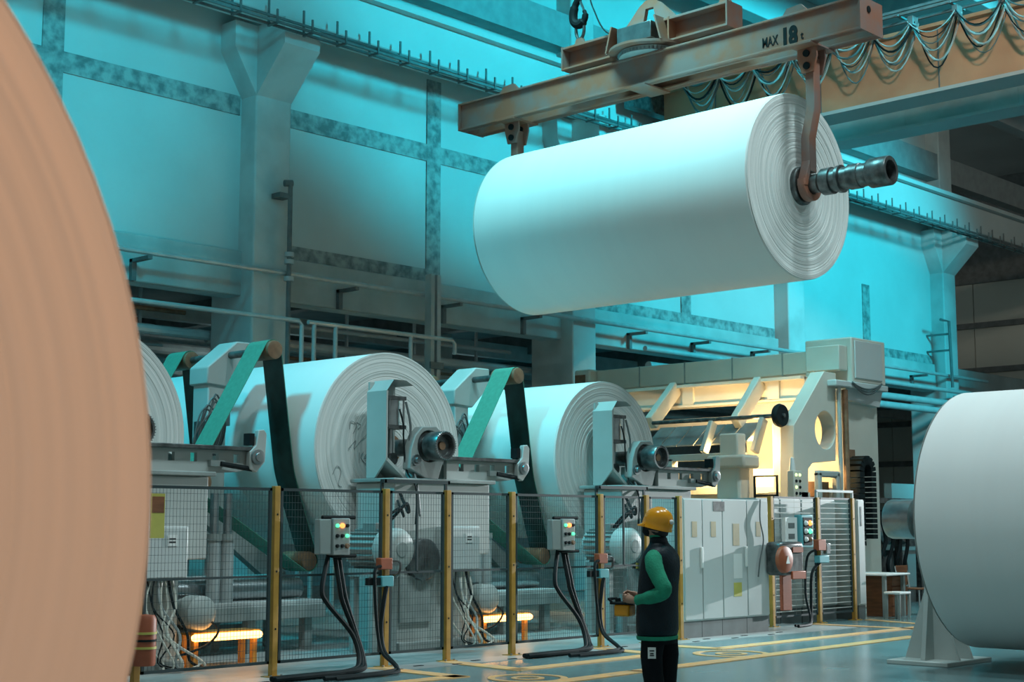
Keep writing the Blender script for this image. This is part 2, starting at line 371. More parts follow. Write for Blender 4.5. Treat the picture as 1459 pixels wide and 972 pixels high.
build('pipe_run', mb().tube([(a.x - .6, 23.62, a.z), (a.x, 23.62, a.z), (a.x + 0.1, 23.62, b.z)], 0.05, 10), M_DARKST, t)
for z in (7.5, a.z - 0.45):
    build('clip', mb().box(a.x + 0.02, a.x + 0.10, 23.6, YC + 0.02 if a.x + 0.05 > 47.36 else YW + 0.02, z, z + 0.06), M_DARKST, t)
for k, dz in enumerate((0, -0.45, -0.75)):
    y = 23.5 - 0.1 * k; r = 0.11 if k else 0.07
    t = thing('low_pipe', ('pale thin pipe, topmost of the three low pipes behind the winder', 'thick teal pipe, middle of the three low pipes behind the winder', 'thick teal pipe, lowest of the three low pipes behind the winder')[k], 'pipe', (40, y, 6.1 + dz), 'low pipes')
    build('pipe_run', mb().tube([(30, y, 6.1 + dz), (48, y, 6.1 + dz)], r, 12), M_DUCT if k else M_PIPE, t)
    for x in (38.0, 47.8): build('bracket', mb().box(x - 0.04 , x + 0.04, y, 24.02, 6.1 + dz - r - 0.03, 6.1 + dz - r + 0.01), M_DARKST, t)
for k, (y, z, r, l) in enumerate(((25.6, 5.5, .10, 'thick teal pipe just inside the opening under the wall'), (29.9, 5.2, .09, 'thin teal pipe deep under the wall opening'), (31.0, 5.9, .15, 'thick dark duct pipe under the bay ceiling'))):
    pipe('bay_pipe', [(6, y, z), (45, y, z)], r, (M_PIPE, M_DUCT, M_STEELT)[k], l)
for X0, X1, lab in ((9, 17.6, 'rack of thin pipes on hangers behind the orange roll and first belts'), (19.4, 27.4, 'rack of thin pipes on hangers seen above the middle roll')):
    t = thing('pipe_rack', lab, 'pipe rack', ((X0 + X1) / 2, 26.2, 4.4), 'bay pipe racks')
    for y, z, r in ((25.8, 5.95, .05), (26.6, 5.35, .04), (26.0, 4.95, .06), (26.9, 4.6, .05), (27.6, 5.7, .07)):
        build('pipe', mb().cyl((X0, y, z), (X1, y, z), r, 8), random.choice((M_PIPE, M_DUCT, M_BRASS, M_DARKST)), t)
    for i in range(4):
        x = X0 + 0.8 + i * (X1 - X0 - 1.6) / 3
        build('hanger', mb().box(x - 0.03, x + 0.03, 26.2, 26.26, 4.5, 7.0), M_PIPE, t)
        build('crossbar', mb().box(x - 0.03, x + 0.03, 25.7, 27.7, 4.5, 4.56), M_PIPE, t)
t = thing('vent_hood', 'teal sheet metal hood hanging under the low bay ceiling left of the stained column', 'hood', (16.5, 27, 5.0))
build('hood_skirt', mb().prism([(13.5, 5.0), (18.2, 5.0), (17.2, 5.9), (13.9, 5.9)], 'Y', 27.75, 28.35), M_DUCT, t)
build('duct', mb().box(14.6, 15.6, 27.8, 28.3, 5.9, 7.0), M_DUCT, t)
t = thing('vent_hood', 'teal sheet metal hood hanging under the low bay ceiling left of the bright blue column', 'hood', (26.8, 27, 4.6))
build('hood_skirt', mb().prism([(24.0, 4.4), (28.8, 4.4), (28.0, 5.2), (24.5, 5.2)], 'Y', 27.75, 28.35), M_DUCT, t)
build('duct', mb().box(26.3, 27.3, 27.8, 28.3, 5.2, 7.0), M_DUCT, t)
for (x, y, ln, lab) in ((640, 541, 0.5, 'small bright tube lamp glowing above the second green belt pair'), (350, 512, 0.9, 'bright tube lamp glowing behind the first green belt pair'), (372, 519, 0.4, 'short tube lamp glowing just behind the first green belt')):
    yl_ = 29.5 if x == 372 else 29.0; c = at(x, y, Y=yl_)
    t = thing('tube_lamp', lab, 'lamp', (c.x, yl_, c.z)); build('tube', mb().cyl((c.x - ln, yl_, c.z), (c.x + ln, yl_, c.z), 0.05, 10), M_GLOWW, t)
    build('housing', mb().box(c.x - ln, c.x + ln, yl_ - 0.06, yl_ + 0.06, c.z + 0.05, c.z + 0.12), M_WHITE, t)
    build('hanger', mb().cyl((c.x, yl_, c.z + 0.1), (c.x, yl_, 7.0), 0.015, 6), M_DARKST, t)

# ---- cable ladder slung under the runway beam: rails, J brackets
tr = thing('cable_ladder', 'long dark cable ladder with upright hooks slung below the crane runway beam', 'cable tray', (30, 22.9, 11.3))
for y, z in ((22.95, 11.60), (22.72, 11.42), (22.95, 11.42)):
    build('side_rail', mb().box(3, 61.7, y - 0.02, y + 0.02, z - 0.025, z + 0.025), M_DARKST, tr)
hk = None
for i in range(58):
    x = 10.4 + i * 0.88
    if hk is None:
        m = mb().box(x - 0.025, x + 0.025, 22.68, 22.98, 11.37, 11.41).box(x - 0.02, x + 0.02, 22.68, 22.71, 11.37, 11.66).box(x - 0.02, x + 0.02, 22.96, 22.99, 11.37, 11.92)
        hk = build('hook_bracket', m, M_DARKST, tr); hx = x
    else:
        c = hk.copy(); COL.objects.link(c); c.parent = tr; c.location.x += x - hx
cab = build('laid_cable', mb().tube(spline([(3 + i * 1.2, 22.8 + 0.06 * math.sin(i * 2.1), 11.47 + 0.03 * math.sin(i)) for i in range(49)], 3), 0.03, 6), M_CABLE, tr)

# ================================================================== PAPER ROLLS
def roll_parts(t, c, R, L, core=0.17, mp=None, mr=None, amp=0.6):
    """paper body, wound end face with uneven layer edges, core; axis along +Y from c"""
    n = 96; rr = []
    prof = [(R * 0.985, 0.012), (R, 0.03), (R, L - 0.03), (R * 0.985, L - 0.01)]
    m = mb().lathe(c, prof, n); build('paper_body', m, mp or M_PAPER, t, c)
    rnd = random.Random(int(R * 1000) + int(c[0] * 10))
    def face(sgn, y0):
        prof = []; r = core; off = 0
        while r < R * 0.992:
            off = off * 0.6 + rnd.uniform(-0.006, 0.010) * amp
            prof.append((r, sgn * off)); r += rnd.uniform(0.010, 0.026)
            prof.append((r - 0.003, sgn * off))
        prof.append((R * 0.992, 0.0))
        mm = mb(); rr = [[(c[0] + q * math.cos(2 * math.pi * k / n), y0 + o, c[2] + q * math.sin(2 * math.pi * k / n)) for k in range(n)] for q, o in prof]
        mm.rings(rr, cap=False); return mm
    build('end_face', face(1, c[1]), mr or M_RING, t, c, smooth=20)
    build('end_face', face(-1, c[1] + L), mr or M_RING, t, c, smooth=20)
    build('core', mb().lathe(c, [(core - 0.05, -0.02), (core + 0.02, -0.02), (core + 0.02, L + 0.02), (core - 0.05, L + 0.02)], 32), M_BRASS, t, c)
def shaft(t, c, y0, y1, r):
    return build('shaft', mb().lathe((c[0], 0, c[2]), [(r, y0), (r, y1)], 28), M_STEELD, t, c)

# foreground roll in sodium light
c = Vector((0.224, 2.466, 1.614))
t = thing('paper_roll', 'huge paper roll lit orange by a sodium lamp, largest of the rolls', 'paper roll', (c.x, c.y + 2.5, 0.2), 'jumbo paper rolls')
roll_parts(t, c, 1.4, 5.0, 0.17, M_PAPER, M_RINGS, 0.12); shaft(t, c, 2.0, 8.0, 0.12)
# its two cradle stands under the shaft ends
def stand_at(x, y, z, label, name='roll_stand'):
    t = thing(name, label, 'stand', (x, y, 0), 'steel roll stands')
    build('base_plate', mb().box(x - 0.55, x + 0.55, y - 0.38, y + 0.38, 0, 0.05), M_GREY, t, bev=0.008)
    build('main_plate', mb().prism([(x - 0.40, 0.05), (x + 0.40, 0.05), (x + 0.13, z - 0.05), (x + 0.10, z - 0.12), (x - 0.10, z - 0.12), (x - 0.13, z - 0.05)], 'Y', y - 0.03, y + 0.03), M_GREY, t, bev=0.005)
    for xx in (x - 0.16, x + 0.16):
        build('gusset', mb().prism([(y - 0.34, 0.05), (y - 0.03, 0.05), (y - 0.03, 0.95)], 'X', xx - 0.02, xx + 0.02), M_GREY, t)
        build('gusset', mb().prism([(y + 0.34, 0.05), (y + 0.03, 0.95), (y + 0.03, 0.05)], 'X', xx - 0.02, xx + 0.02), M_GREY, t)
    return t
stand_at(c.x, 7.75, c.z, 'grey triangular steel stand at the far end of the orange roll')

# roll on a stand at the right
c = Vector((16.30, 2.9, 1.66)); R = 1.457
t = thing('paper_roll', 'large white paper roll parked on a grey triangular floor stand', 'paper roll', (c.x, c.y + 2.5, 0.2), 'jumbo paper rolls')
roll_parts(t, c, R, 5.08); 
sh = shaft(t, c, 2.3, 8.3, 0.115)
prof = [(0.10, 8.2), (0.15, 8.22), (0.15, 8.27), (0.125, 8.28), (0.125, 8.34), (0.155, 8.35), (0.155, 8.42), (0.13, 8.43), (0.13, 8.5), (0.15, 8.51), (0.15, 8.6), (0.13, 8.61), (0.13, 8.68), (0.21, 8.69), (0.235, 8.71), (0.235, 9.02), (0.225, 9.05), (0.12, 9.06)]
build('shaft_head', mb().lathe((c.x, 0, c.z), prof, 40), M_STEEL, t, c)
stand_at(c.x, 8.48, c.z, 'grey triangular steel stand under the parked white roll')
o = stand_at(c.x, 2.5, c.z, 'grey triangular steel stand at the hidden end of the parked white roll')

# hanging roll
HX, HZr, HY = 18.79, 6.60, 11.76
c = Vector((HX, HY, HZr))
hr = thing('paper_roll', 'big white paper roll hanging in the air from the orange spreader beam', 'paper roll', (HX, HY + 2.75, HZr - 1.4), 'jumbo paper rolls')
roll_parts(hr, c, 1.40, 5.48, 0.24)
shaft(hr, c, HY - 0.9, HY + 5.48 + 0.55, 0.13)
for s_, y in ((-1, HY), (1, HY + 5.48)):
    prof = [(0.10, 0), (0.29, 0.0), (0.29, 0.06), (0.27, 0.08), (0.15, 0.09), (0.14, 0.24), (0.14, 0.34), (0.20, 0.41), (0.20, 0.56), (0.17, 0.57), (0.17, 0.66), (0.205, 0.67), (0.205, 0.72), (0.165, 0.73), (0.165, 0.84), (0.185, 0.85), (0.185, 1.02), (0.17, 1.03), (0.17, 1.16), (0.21, 1.18), (0.215, 1.20), (0.215, 1.48), (0.205, 1.50), (0.15, 1.50), (0.14, 1.30), (0.05, 1.30)]
    build('shaft_head', mb().lathe((HX, y, HZr), [(r, s_ * o) for r, o in (prof if s_ < 0 else prof[:10] + [(0.05, 0.66)])], 40), M_STEELD, hr, c)

# ================================================================== SPREADER BEAM
sp = thing('spreader_beam', 'rusty orange lifting spreader beam marked with its load limit, above the hanging roll', 'lifting beam', (HX, 14.58, 8.6))
Y0, Y1, Z0, Z1 = 10.52, 18.65, 8.66, 9.16
for x in (18.52, 18.98):
    b_ = build('beam_rail', mb().box(x, x + 0.03, Y0, Y1, Z0, Z1).box(x - 0.05, x + 0.10, Y0, Y1, Z1 - 0.035, Z1).box(x - 0.05, x + 0.10, Y0, Y1, Z0, Z0 + 0.035), M_ORANGE, sp, bev=0.006)
for y in (Y0 - 0.03, Y1):
    build('end_plate', mb().box(18.46, 19.10, y, y + 0.03, Z0, Z1), M_ORANGE, sp)
build('hole_rim', mb().lathe((18.7, Y0 - 0.03, 9.0), [(0.03, -0.012), (0.05, -0.012), (0.05, 0.0), (0.03, 0.0)], 16), M_BLACK, sp)
for y in (11.49, 14.58, 17.5):
    build('tie_plate', mb().box(18.42, 19.1, y - 0.2, y + 0.2, Z0 - 0.025, Z0), M_ORANGE, sp)
for y in (11.6, 17.45):
    build('top_lug', mb().prism([(y - 0.22, Z1), (y + 0.22, Z1), (y + 0.14, Z1 + 0.10), (y - 0.10, Z1 + 0.12)], 'X', 18.5, 18.56), M_ORANGE, sp)
# hanger clevises and arms
for y, s_ in ((11.50, -1), (17.52, 1)):
    for x in (18.66, 18.90):
        cl_ = build('clevis_plate', mb().prism([(y - 0.16, 8.66), (y + 0.16, 8.66), (y + 0.17, 8.50), (y + 0.10, 8.26), (y - 0.10, 8.26), (y - 0.17, 8.50)], 'X', x - 0.02, x + 0.02), M_ORANGE, sp, bev=0.006)
        for z in (8.55, 8.36):
            build('pin', mb().lathe((x, y, z), [(0.02, -0.05), (0.055, -0.05), (0.055, 0.05), (0.02, 0.05)], 14, 'X'), M_BLACK, cl_)
    yo = y
    pts = [(yo, 8.50), (yo - 0.0, 7.72), (yo + (0.10 if s_ < 0 else -0.10), 7.30), (yo + (0.10 if s_ < 0 else -0.10), 6.78)]
    m = mb()
    w = 0.075
    poly = [(p[0] - w, p[1]) for p in pts] + [(p[0] + w, p[1]) for p in pts[::-1]]
    m.prism(poly, 'X', HX - 0.09, HX + 0.09)
    ym = pts[-1][0]
    # half ring cradle under the shaft
    rr = []
    for a_ in range(-10, 200, 15):
        t_ = math.radians(a_ + 180 - 5); ca, sa = math.cos(t_), math.sin(t_)
        rr.append([(HX + r_ * ca, ym + yy, HZr + r_ * sa) for r_, yy in ((0.15, -0.06), (0.25, -0.06), (0.25, 0.06), (0.15, 0.06))])
    m.rings(rr)
    m.prism([(HX - 0.25, HZr - 0.05), (HX - 0.15, HZr - 0.05), (HX - 0.05, 6.85), (HX + 0.09, 6.90), (HX - 0.09, 6.95)], 'Y', ym - 0.07, ym + 0.07)
    build('hanger_arm', m, M_ORANGE, sp, bev=0.01)
# turntable and upper cross beam
build('turntable', mb().lathe((HX - 0.02, 14.55, 9.16), [(0.40, 0.0), (0.50, 0.01), (0.50, 0.09), (0.40, 0.10)], 40, 'Z'), M_DUCT, sp)
m = mb()
for k in range(48):
    t_ = 2 * math.pi * k / 48; p = Vector((HX - 0.02 + 0.5 * math.cos(t_), 14.55 + 0.5 * math.sin(t_), 9.2)); m.cbox(p, 0.03, 0.03, 0.05)
o = build('ring_gear_teeth', m, M_STEEL, sp); o['kind'] = 'stuff'
build('turntable_flange', mb().lathe((HX - 0.02, 14.55, 9.26), [(0.30, 0.0), (0.66, 0.0), (0.66, 0.04), (0.30, 0.045)], 40, 'Z'), M_ORANGE, sp)
U0, U1 = 12.9, 16.27
build('upper_beam', mb().box(HX - 0.02, HX + 0.02, U0, U1, 9.30, 9.70).box(HX - 0.20, HX + 0.20, U0, U1, 9.66, 9.70).box(HX - 0.20, HX + 0.20, U0, U1, 9.30, 9.335), M_ORANGE, sp, bev=0.005)
for y in (U0 - 0.03, U1, 14.0, 15.1):
    build('stiffener', mb().box(HX - 0.21, HX + 0.21, y, y + 0.03, 9.30, 9.71), M_ORANGE, sp)
for y, sl in ((14.0, 1), (15.13, -1)):
    build('gusset', mb().prism([(y, 9.30), (y + 0.03, 9.30), (y + 0.03 + sl * 0.12, 9.72), (y + sl * 0.12, 9.72)], 'X', HX - 0.42, HX - 0.18), M_ORANGE, sp)
build('control_box', mb().box(HX - 0.40, HX - 0.1, 14.22, 14.92, 9.38, 9.66), M_STEEL, sp, bev=0.01)
build('rating_plate', mb().box(HX - 0.035, HX - 0.02, 15.35, 15.46, 9.44, 9.58), M_WHITE, sp)
# lifting lug: tapered plate with a tall slot
m = mb(); yl = 14.52
for poly in ([(yl - 0.60, 9.70), (yl - 0.15, 9.70), (yl - 0.08, 10.02), (yl - 0.08, 10.16), (yl - 0.20, 10.09)],
             [(yl + 0.15, 9.70), (yl + 0.60, 9.70), (yl + 0.20, 10.09), (yl + 0.08, 10.16), (yl + 0.08, 10.02)],
             [(yl - 0.08, 10.02), (yl + 0.08, 10.02), (yl + 0.08, 10.16), (yl - 0.08, 10.16)]):
    m.prism(poly, 'X', HX - 0.04, HX + 0.04)
build('lifting_lug', m, M_ORANGE, sp)
for y in (13.05, 16.05):
    build('eye_lug', mb().prism([(y - 0.14, 9.70), (y + 0.14, 9.70), (y + 0.06, 9.86), (y - 0.06, 9.86)], 'X', HX - 0.03, HX + 0.03), M_ORANGE, sp)
build('signal_cable', mb().tube(spline([(HX - 0.25, 14.9, 9.6), (HX - 0.25, 15.25, 9.72), (HX - 0.24, 15.5, 10.1), (HX - 0.26, 15.65, 10.7), (HX - 0.26, 15.7, 12.5)], 6), 0.012, 6), M_BLACK, sp)
def text(parent, body, size, y, z, bold, sx=1.0):
    cu = bpy.data.curves.new('lettering', 'FONT'); cu.body = body; cu.size = size; cu.offset = bold; cu.extrude = 0.002
    tmp = bpy.data.objects.new('tmp', cu); COL.objects.link(tmp); dg = bpy.context.evaluated_depsgraph_get()
    me = bpy.data.meshes.new_from_object(tmp.evaluated_get(dg)); bpy.data.objects.remove(tmp)
    me.transform(Matrix.Diagonal((sx, 1, 1, 1)))
    me.transform(Matrix(((0, 0, -1, 0), (-1, 0, 0, 0), (0, 1, 0, 0), (0, 0, 0, 1))))
    me.materials.clear(); me.materials.append(M_BLACK)
    o = bpy.data.objects.new('lettering', me); COL.objects.link(o); o.parent = parent; o.location = Vector((18.515, y, z)) - parent_loc(parent)
    return o
ya = at(1086, 63, X=18.52); yb = at(1113, 62, X=18.52); yc_ = at(1141, 53, X=18.52)
text(sp, 'MAX', 0.21, ya.y, ya.z - 0.06, 0.004, 0.62)
text(sp, '18', 0.38, yb.y, yb.z - 0.05, 0.02, 0.75)
text(sp, 't', 0.17, yc_.y, yc_.z - 0.03, 0.003, 0.8)

# hook with shackle above the far end of the upper beam
hx, hy = HX, 16.05
hk_ = thing('crane_hook', 'black crane hook with a shackle on the end of the upper cross beam', 'hook', (hx, hy, 9.8))
build('shackle', mb().tube([(hx, hy + 0.09 * math.cos(a_), 10.02 + 0.17 * math.sin(a_)) for a_ in [2 * math.pi * i / 20 for i in range(21)]], 0.028, 8), M_STEELD, hk_)
pts = [(0.0, 0.62), (0.02, 0.50), (0.10, 0.40), (0.15, 0.25), (0.13, 0.10), (0.02, 0.03), (-0.09, 0.08), (-0.12, 0.18), (-0.09, 0.26)]
build('hook_body', mb().tube(spline([(hx, hy + p[0], 10.08 + p[1]) for p in pts], 5), [0.055] * 6 + [0.06] * 6 + [0.075] * 18 + [0.055] * 6 + [0.035] * 4 + [0.02], 10), M_BLACK, hk_)
build('latch', mb().bar((hx, hy - 0.10, 10.32), (hx, hy + 0.02, 10.58), 0.03, 0.03), M_STEEL, hk_)
build('swivel', mb().cyl((hx, hy, 10.64), (hx, hy, 10.80), 0.09, 14), M_BLACK, hk_)
for s_ in (-1, 1):
    build('sheave', mb().lathe((hx, hy + s_ * 0.20 - 0.02, 11.0), [(0.05, -0.06), (0.24, -0.06), (0.20, 0.0), (0.24, 0.06), (0.05, 0.06)], 28, 'X'), M_YELLOW, hk_)
build('block_frame', mb().box(hx - 0.09, hx - 0.07, hy - 0.3, hy + 0.28, 10.75, 11.3).box(hx + 0.07, hx + 0.09, hy - 0.3, hy + 0.28, 10.75, 11.3), M_BLACK, hk_)
for s_ in (-0.42, 0.40): build('wire_rope', mb().cyl((hx, hy + s_, 11.0), (hx, hy + s_ * 0.8, 15.5), 0.014, 6), M_STEELD, hk_)

# ================================================================== BRIDGE CRANE (second crane, farther along)
def girder(name, X, z0, z1, m, label):
    g = thing(name, label, 'crane girder', (X, 8, z0), 'bridge crane girders')
    build('web', mb().box(X - 0.25, X + 0.25, -6, 22.6, z0 + 0.06, z1), m, g)
    build('bottom_flange', mb().box(X - 0.42, X + 0.42, -6, 22.6, z0, z0 + 0.08), M_ROOF, g)
    build('top_flange', mb().box(X - 0.40, X + 0.40, -6, 22.6, z1, z1 + 0.08), m, g)
    for y in range(0, 23, 3):
        build('stiffener', mb().box(X - 0.262, X - 0.25, y - 0.015, y + 0.015, z0 + 0.08, z1), M_DARKST if m is M_GIRD else m, g)
    return g
girder('crane_girder', 30.0, 11.05, 12.55, M_GIRD, 'orange bridge crane girder carrying looped festoon cables')
girder('crane_girder', 34.0, 11.55, 12.45, M_BEAMC, 'grey bridge crane girder behind the orange one')
single('end_carriage', mb().box(28.5, 35.5, 22.4, 23.6, 12.97, 13.5).box(28.5, 35.5, 22.6, 22.9, 12.0, 12.97), M_STEELD, 'dark end carriage joining both bridge crane girders on the runway', 'crane carriage')
ft = thing('festoon_track', 'dark rail of crossbars above the orange girder from which cables loop', 'track', (29.3, 8, 12.6))
for x, z in ((29.35, 12.72), (29.05, 12.80), (29.35, 13.0)): build('track_rail', mb().box(x - 0.03, x + 0.03, -6, 22.35, z - 0.03, z + 0.03), M_DARKST, ft)
for i in range(22): build('crossbar', mb().box(29.0, 29.7, 21.8 - i * 1.25, 21.86 - i * 1.25, 12.76, 12.80), M_DARKST, ft)
ORD = 'first second third fourth fifth sixth seventh eighth ninth tenth eleventh twelfth thirteenth fourteenth fifteenth sixteenth seventeenth eighteenth nineteenth twentieth'.split()
for k in range(20):
    y0 = 21.6 - k * 1.05; y1 = y0 - 1.05
    t = thing('festoon_cable', ORD[k] + ' cable loop along the orange girder, counted from the long wall', 'cable', (29.2, (y0 + y1) / 2, 12.0), 'festoon cable loops')
    build('trolley', mb().box(29.08, 29.32, y0 - 0.06, y0 + 0.06, 12.52, 12.72), M_DARKST, t)
    for j in range(7):
        sag = 0.35 + 0.11 * j + random.uniform(-0.10, 0.10); x = 29.06 + 0.045 * j
        build('cable', mb().tube(hang((x, y0 + random.uniform(-.08, .08), 12.6), (x, y1 + random.uniform(-.08, .08), 12.6), sag, 10), random.choice((0.013, 0.018, 0.026)), 6), (M_CABLE, M_CABLEL, M_BLACK, M_CABLE, M_CABLEL)[(j + k) % 5], t)

# ================================================================== THREE UNWIND STANDS
PITCHX = 4.6
RX, RY, RZ = 13.6, 15.04, 2.62
WHICH = ('by the orange roll', 'in the row middle', 'nearest the winder')
def unit_roll(X, R, label):
    c = Vector((X, RY, RZ))
    t = thing('paper_roll', label, 'paper roll', (X, RY + 2.6, RZ - R), 'jumbo paper rolls')
    roll_parts(t, c, R, 5.2)
    shaft(t, c, 14.2, 21.0, 0.115)
    h = build('shaft_head', mb().lathe((X, 0, RZ), [(0.10, 14.42), (0.19, 14.42), (0.19, 14.30), (0.15, 14.29), (0.15, 14.24), (0.185, 14.22), (0.19, 14.2), (0.19, 13.98), (0.18, 13.96), (0.15, 13.96), (0.13, 14.04), (0.03, 14.05)], 40), M_STEELD, t, c)
    build('collar', mb().lathe((X, 0, RZ), [(0.12, 14.45), (0.205, 14.45), (0.205, 14.34), (0.12, 14.33)], 32), M_BRASS, t, c)
    m = mb()
    for k in range(36):
        a_ = 2 * math.pi * k / 36; m.bar((X + 0.155 * math.cos(a_), 13.985, RZ + 0.155 * math.sin(a_)), (X + 0.186 * math.cos(a_), 13.95, RZ + 0.186 * math.sin(a_)), 0.012, 0.012)
    o = build('spline_teeth', m, M_STEEL, h); o['kind'] = 'stuff'
    build('hub_cap', mb().lathe((X, 0, RZ), [(0.0, 14.02), (0.055, 14.02), (0.055, 14.05), (0.0, 14.05)], 18), M_BRASS, h)
    return t
r1 = unit_roll(RX, 1.30, 'white paper roll with pencil scribbles on its end, in the middle unwind stand')
unit_roll(RX + PITCHX, 1.235, 'white paper roll in the unwind stand nearest the winder')
unit_roll(RX - PITCHX, 1.30, 'white paper roll in the unwind stand half hidden by the orange roll')
# pencil marks on the middle roll's end face
for pl in ([(498, 612), (500, 600), (508, 606), (503, 618)], [(496, 640), (507, 628), (504, 640), (514, 628), (520, 622), (526, 615)], [(508, 602), (514, 606), (510, 612)],
           [(512, 645), (512, 660)], [(518, 644), (514, 652), (520, 660)], [(524, 646), (519, 652), (525, 656), (520, 661)], [(474, 676), (480, 664), (486, 672), (482, 690), (487, 694)]):
    build('pencil_mark', mb().tube(spline([at(x, y, Y=RY - 0.006) for x, y in pl], 4), 0.0045, 5), M_PENCIL, r1)

st = thing('unwind_stand', 'grey unwind stand with cylinder cover and notched rail arm ' + WHICH[1], 'unwind stand', (13.8, 14.55, 0), 'unwind stands')
build('pedestal', mb().box(12.92, 14.30, 14.2, 14.95, 0.10, 1.2).box(12.92, 14.67, 14.2, 14.95, 1.2, 2.14), M_GREY, st, bev=0.02)
build('pedestal_cap', mb().box(12.86, 14.73, 14.14, 15.0, 2.14, 2.19), M_GREYD, st, bev=0.01)
build('pedestal_foot', mb().box(12.9, 14.30, 14.05, 15.0, 0.0, 0.12), M_GREYD, st, bev=0.01)
build('lower_panel', mb().box(13.0, 13.55, 14.16, 14.2, 0.35, 0.95), M_GREYD, st, bev=0.01)
build('drive_guard', mb().lathe((13.37, 14.1, 1.15), [(0.0, 0.1), (0.27, 0.1), (0.27, 0.0), (0.22, -0.03), (0.0, -0.03)], 28), M_STEELD, st)
cv = build('cylinder_cover', mb().prism([(14.40, 2.43), (14.40, 3.32), (14.40, 3.33), (14.78, 3.33), (14.78, 2.2), (14.62, 2.2)], 'X', 12.95, 12.98)
           .add([(12.95, 14.40, 3.32), (12.95, 14.78, 3.33), (13.08, 14.78, 3.48), (13.08, 14.40, 3.48), (13.30, 14.78, 3.48), (13.30, 14.40, 3.48), (13.42, 14.78, 3.42), (13.42, 14.40, 3.42)], [(0, 1, 2, 3), (3, 2, 4, 5), (5, 4, 6, 7)])
           .box(12.97, 13.42, 14.75, 14.78, 2.2, 3.46)
           .prism([(12.95, 2.43), (13.35, 2.14), (13.38, 2.17), (12.98, 2.46)], 'Y', 14.40, 14.78), M_GREY, st)
cyl = build('pneumatic_cylinder', mb().cyl((13.17, 14.56, 2.86), (13.17, 14.56, 3.24), 0.115, 20), M_STEEL, st)
for z in (2.84, 3.22): build('end_flange', mb().box(13.02, 13.33, 14.43, 14.68, z, z + 0.05), M_STEELD, cyl)
for x in (13.05, 13.3): build('tie_rod', mb().cyl((x, 14.45, 2.84), (x, 14.45, 3.27), 0.014, 8), M_STEEL, cyl)
build('piston_rod', mb().cyl((13.17, 14.56, 2.45), (13.17, 14.56, 2.86), 0.04, 12), M_STEEL, st)
build('rod_eye', mb().lathe((13.17, 14.56, 2.45), [(0.03, -0.06), (0.08, -0.06), (0.08, 0.06), (0.03, 0.06)], 16), M_STEELD, st)
build('air_hose', mb().tube(spline([(13.31, 14.42, 3.2), (13.36, 14.38, 2.9), (13.33, 14.36, 2.6), (13.38, 14.36, 2.35), (13.32, 14.2, 2.1), (13.30, 14.12, 1.7)], 5), 0.016, 6), M_CABLE, st)
build('air_hose', mb().tube(spline([(13.2, 14.42, 3.1), (13.25, 14.40, 2.9), (13.24, 14.38, 2.7), (13.28, 14.36, 2.3), (13.24, 14.13, 2.05), (13.22, 14.12, 1.6)], 5), 0.012, 6), M_BLACK, st)
P = lambda x, y, Y=14.30: (at(x, y, Y=Y).x, at(x, y, Y=Y).z)
bc = build('bearing_cradle', plate_with_hole([P(582, 668), P(584, 640), P(590, 620), P(600, 608), P(620, 608), P(630, 620), P(633, 645), P(622, 684), P(604, 682)], (RX, RZ), 0.207, 14.27, 14.42), M_GREYD, st, bev=0.012)
build('pivot_bolt', mb().lathe((P(590, 656)[0], 14.27, P(590, 656)[1]), [(0.0, -0.07), (0.04, -0.07), (0.045, -0.05), (0.045, -0.03), (0.075, -0.03), (0.075, 0.0)], 18), M_STEEL, bc)
build('bearing_block', mb().prism([(13.70, 2.18), (14.45, 2.18), (14.45, 2.30), (14.20, 2.50), (13.70, 2.50)], 'Y', 14.45, 14.85), M_GREY, st, bev=0.012)
# rail arm reaching to the next stand, with square notches cut below the rail
xs0, xs1 = 13.95, 15.33; m = mb(); yw0, yw1 = 14.30, 14.36
m.prism([(xs0, 2.14), (15.1, 2.20), (15.33, 2.24), (15.33, 2.31), (xs0, 2.31)], 'Y', yw0, yw1)
m.box(xs0, xs1, yw0, yw1, 2.41, 2.45)
edges = [xs0, 14.18, 14.27, 14.48, 14.57, 14.78, 14.87, 15.08, 15.17, xs1]
for i in range(0, 10, 2): m.box(edges[i], edges[i + 1], yw0, yw1, 2.31, 2.41)
build('rail_web', m, M_GREY, st)
build('rail_bar', mb().box(xs0 - 0.12, xs1, 14.22, 14.40, 2.45, 2.50), M_STEELD, st, bev=0.008)
br = build('end_bracket', mb().prism([(15.24, 2.24), (15.34, 2.20), (15.46, 2.33), (15.48, 2.66), (15.44, 2.71), (15.36, 2.70), (15.33, 2.52), (15.24, 2.44)], 'Y', 14.20, 14.28), M_GREY, st, bev=0.01)
build('bolt', mb().lathe((15.34, 14.20, 2.38), [(0.0, -0.06), (0.05, -0.06), (0.055, -0.04), (0.09, -0.035), (0.09, 0.0)], 18), M_STEEL, br)
build('damper', mb().cyl((14.85, 14.24, 2.29), (15.3, 14.24, 2.24), 0.03, 10), M_BLACK, st)
build('damper_bracket', mb().box(14.72, 14.92, 14.24, 14.30, 2.26, 2.33), M_GREYD, st)
build('stop_block', mb().box(15.26, 15.33, 14.24, 14.36, 2.52, 2.66), M_BLACK, st)
build('cover_slope', mb().prism([(14.38, 2.19), (14.66, 2.19), (14.45, 2.45), (14.40, 2.45)], 'Y', 14.42, 14.46), M_GREY, st)

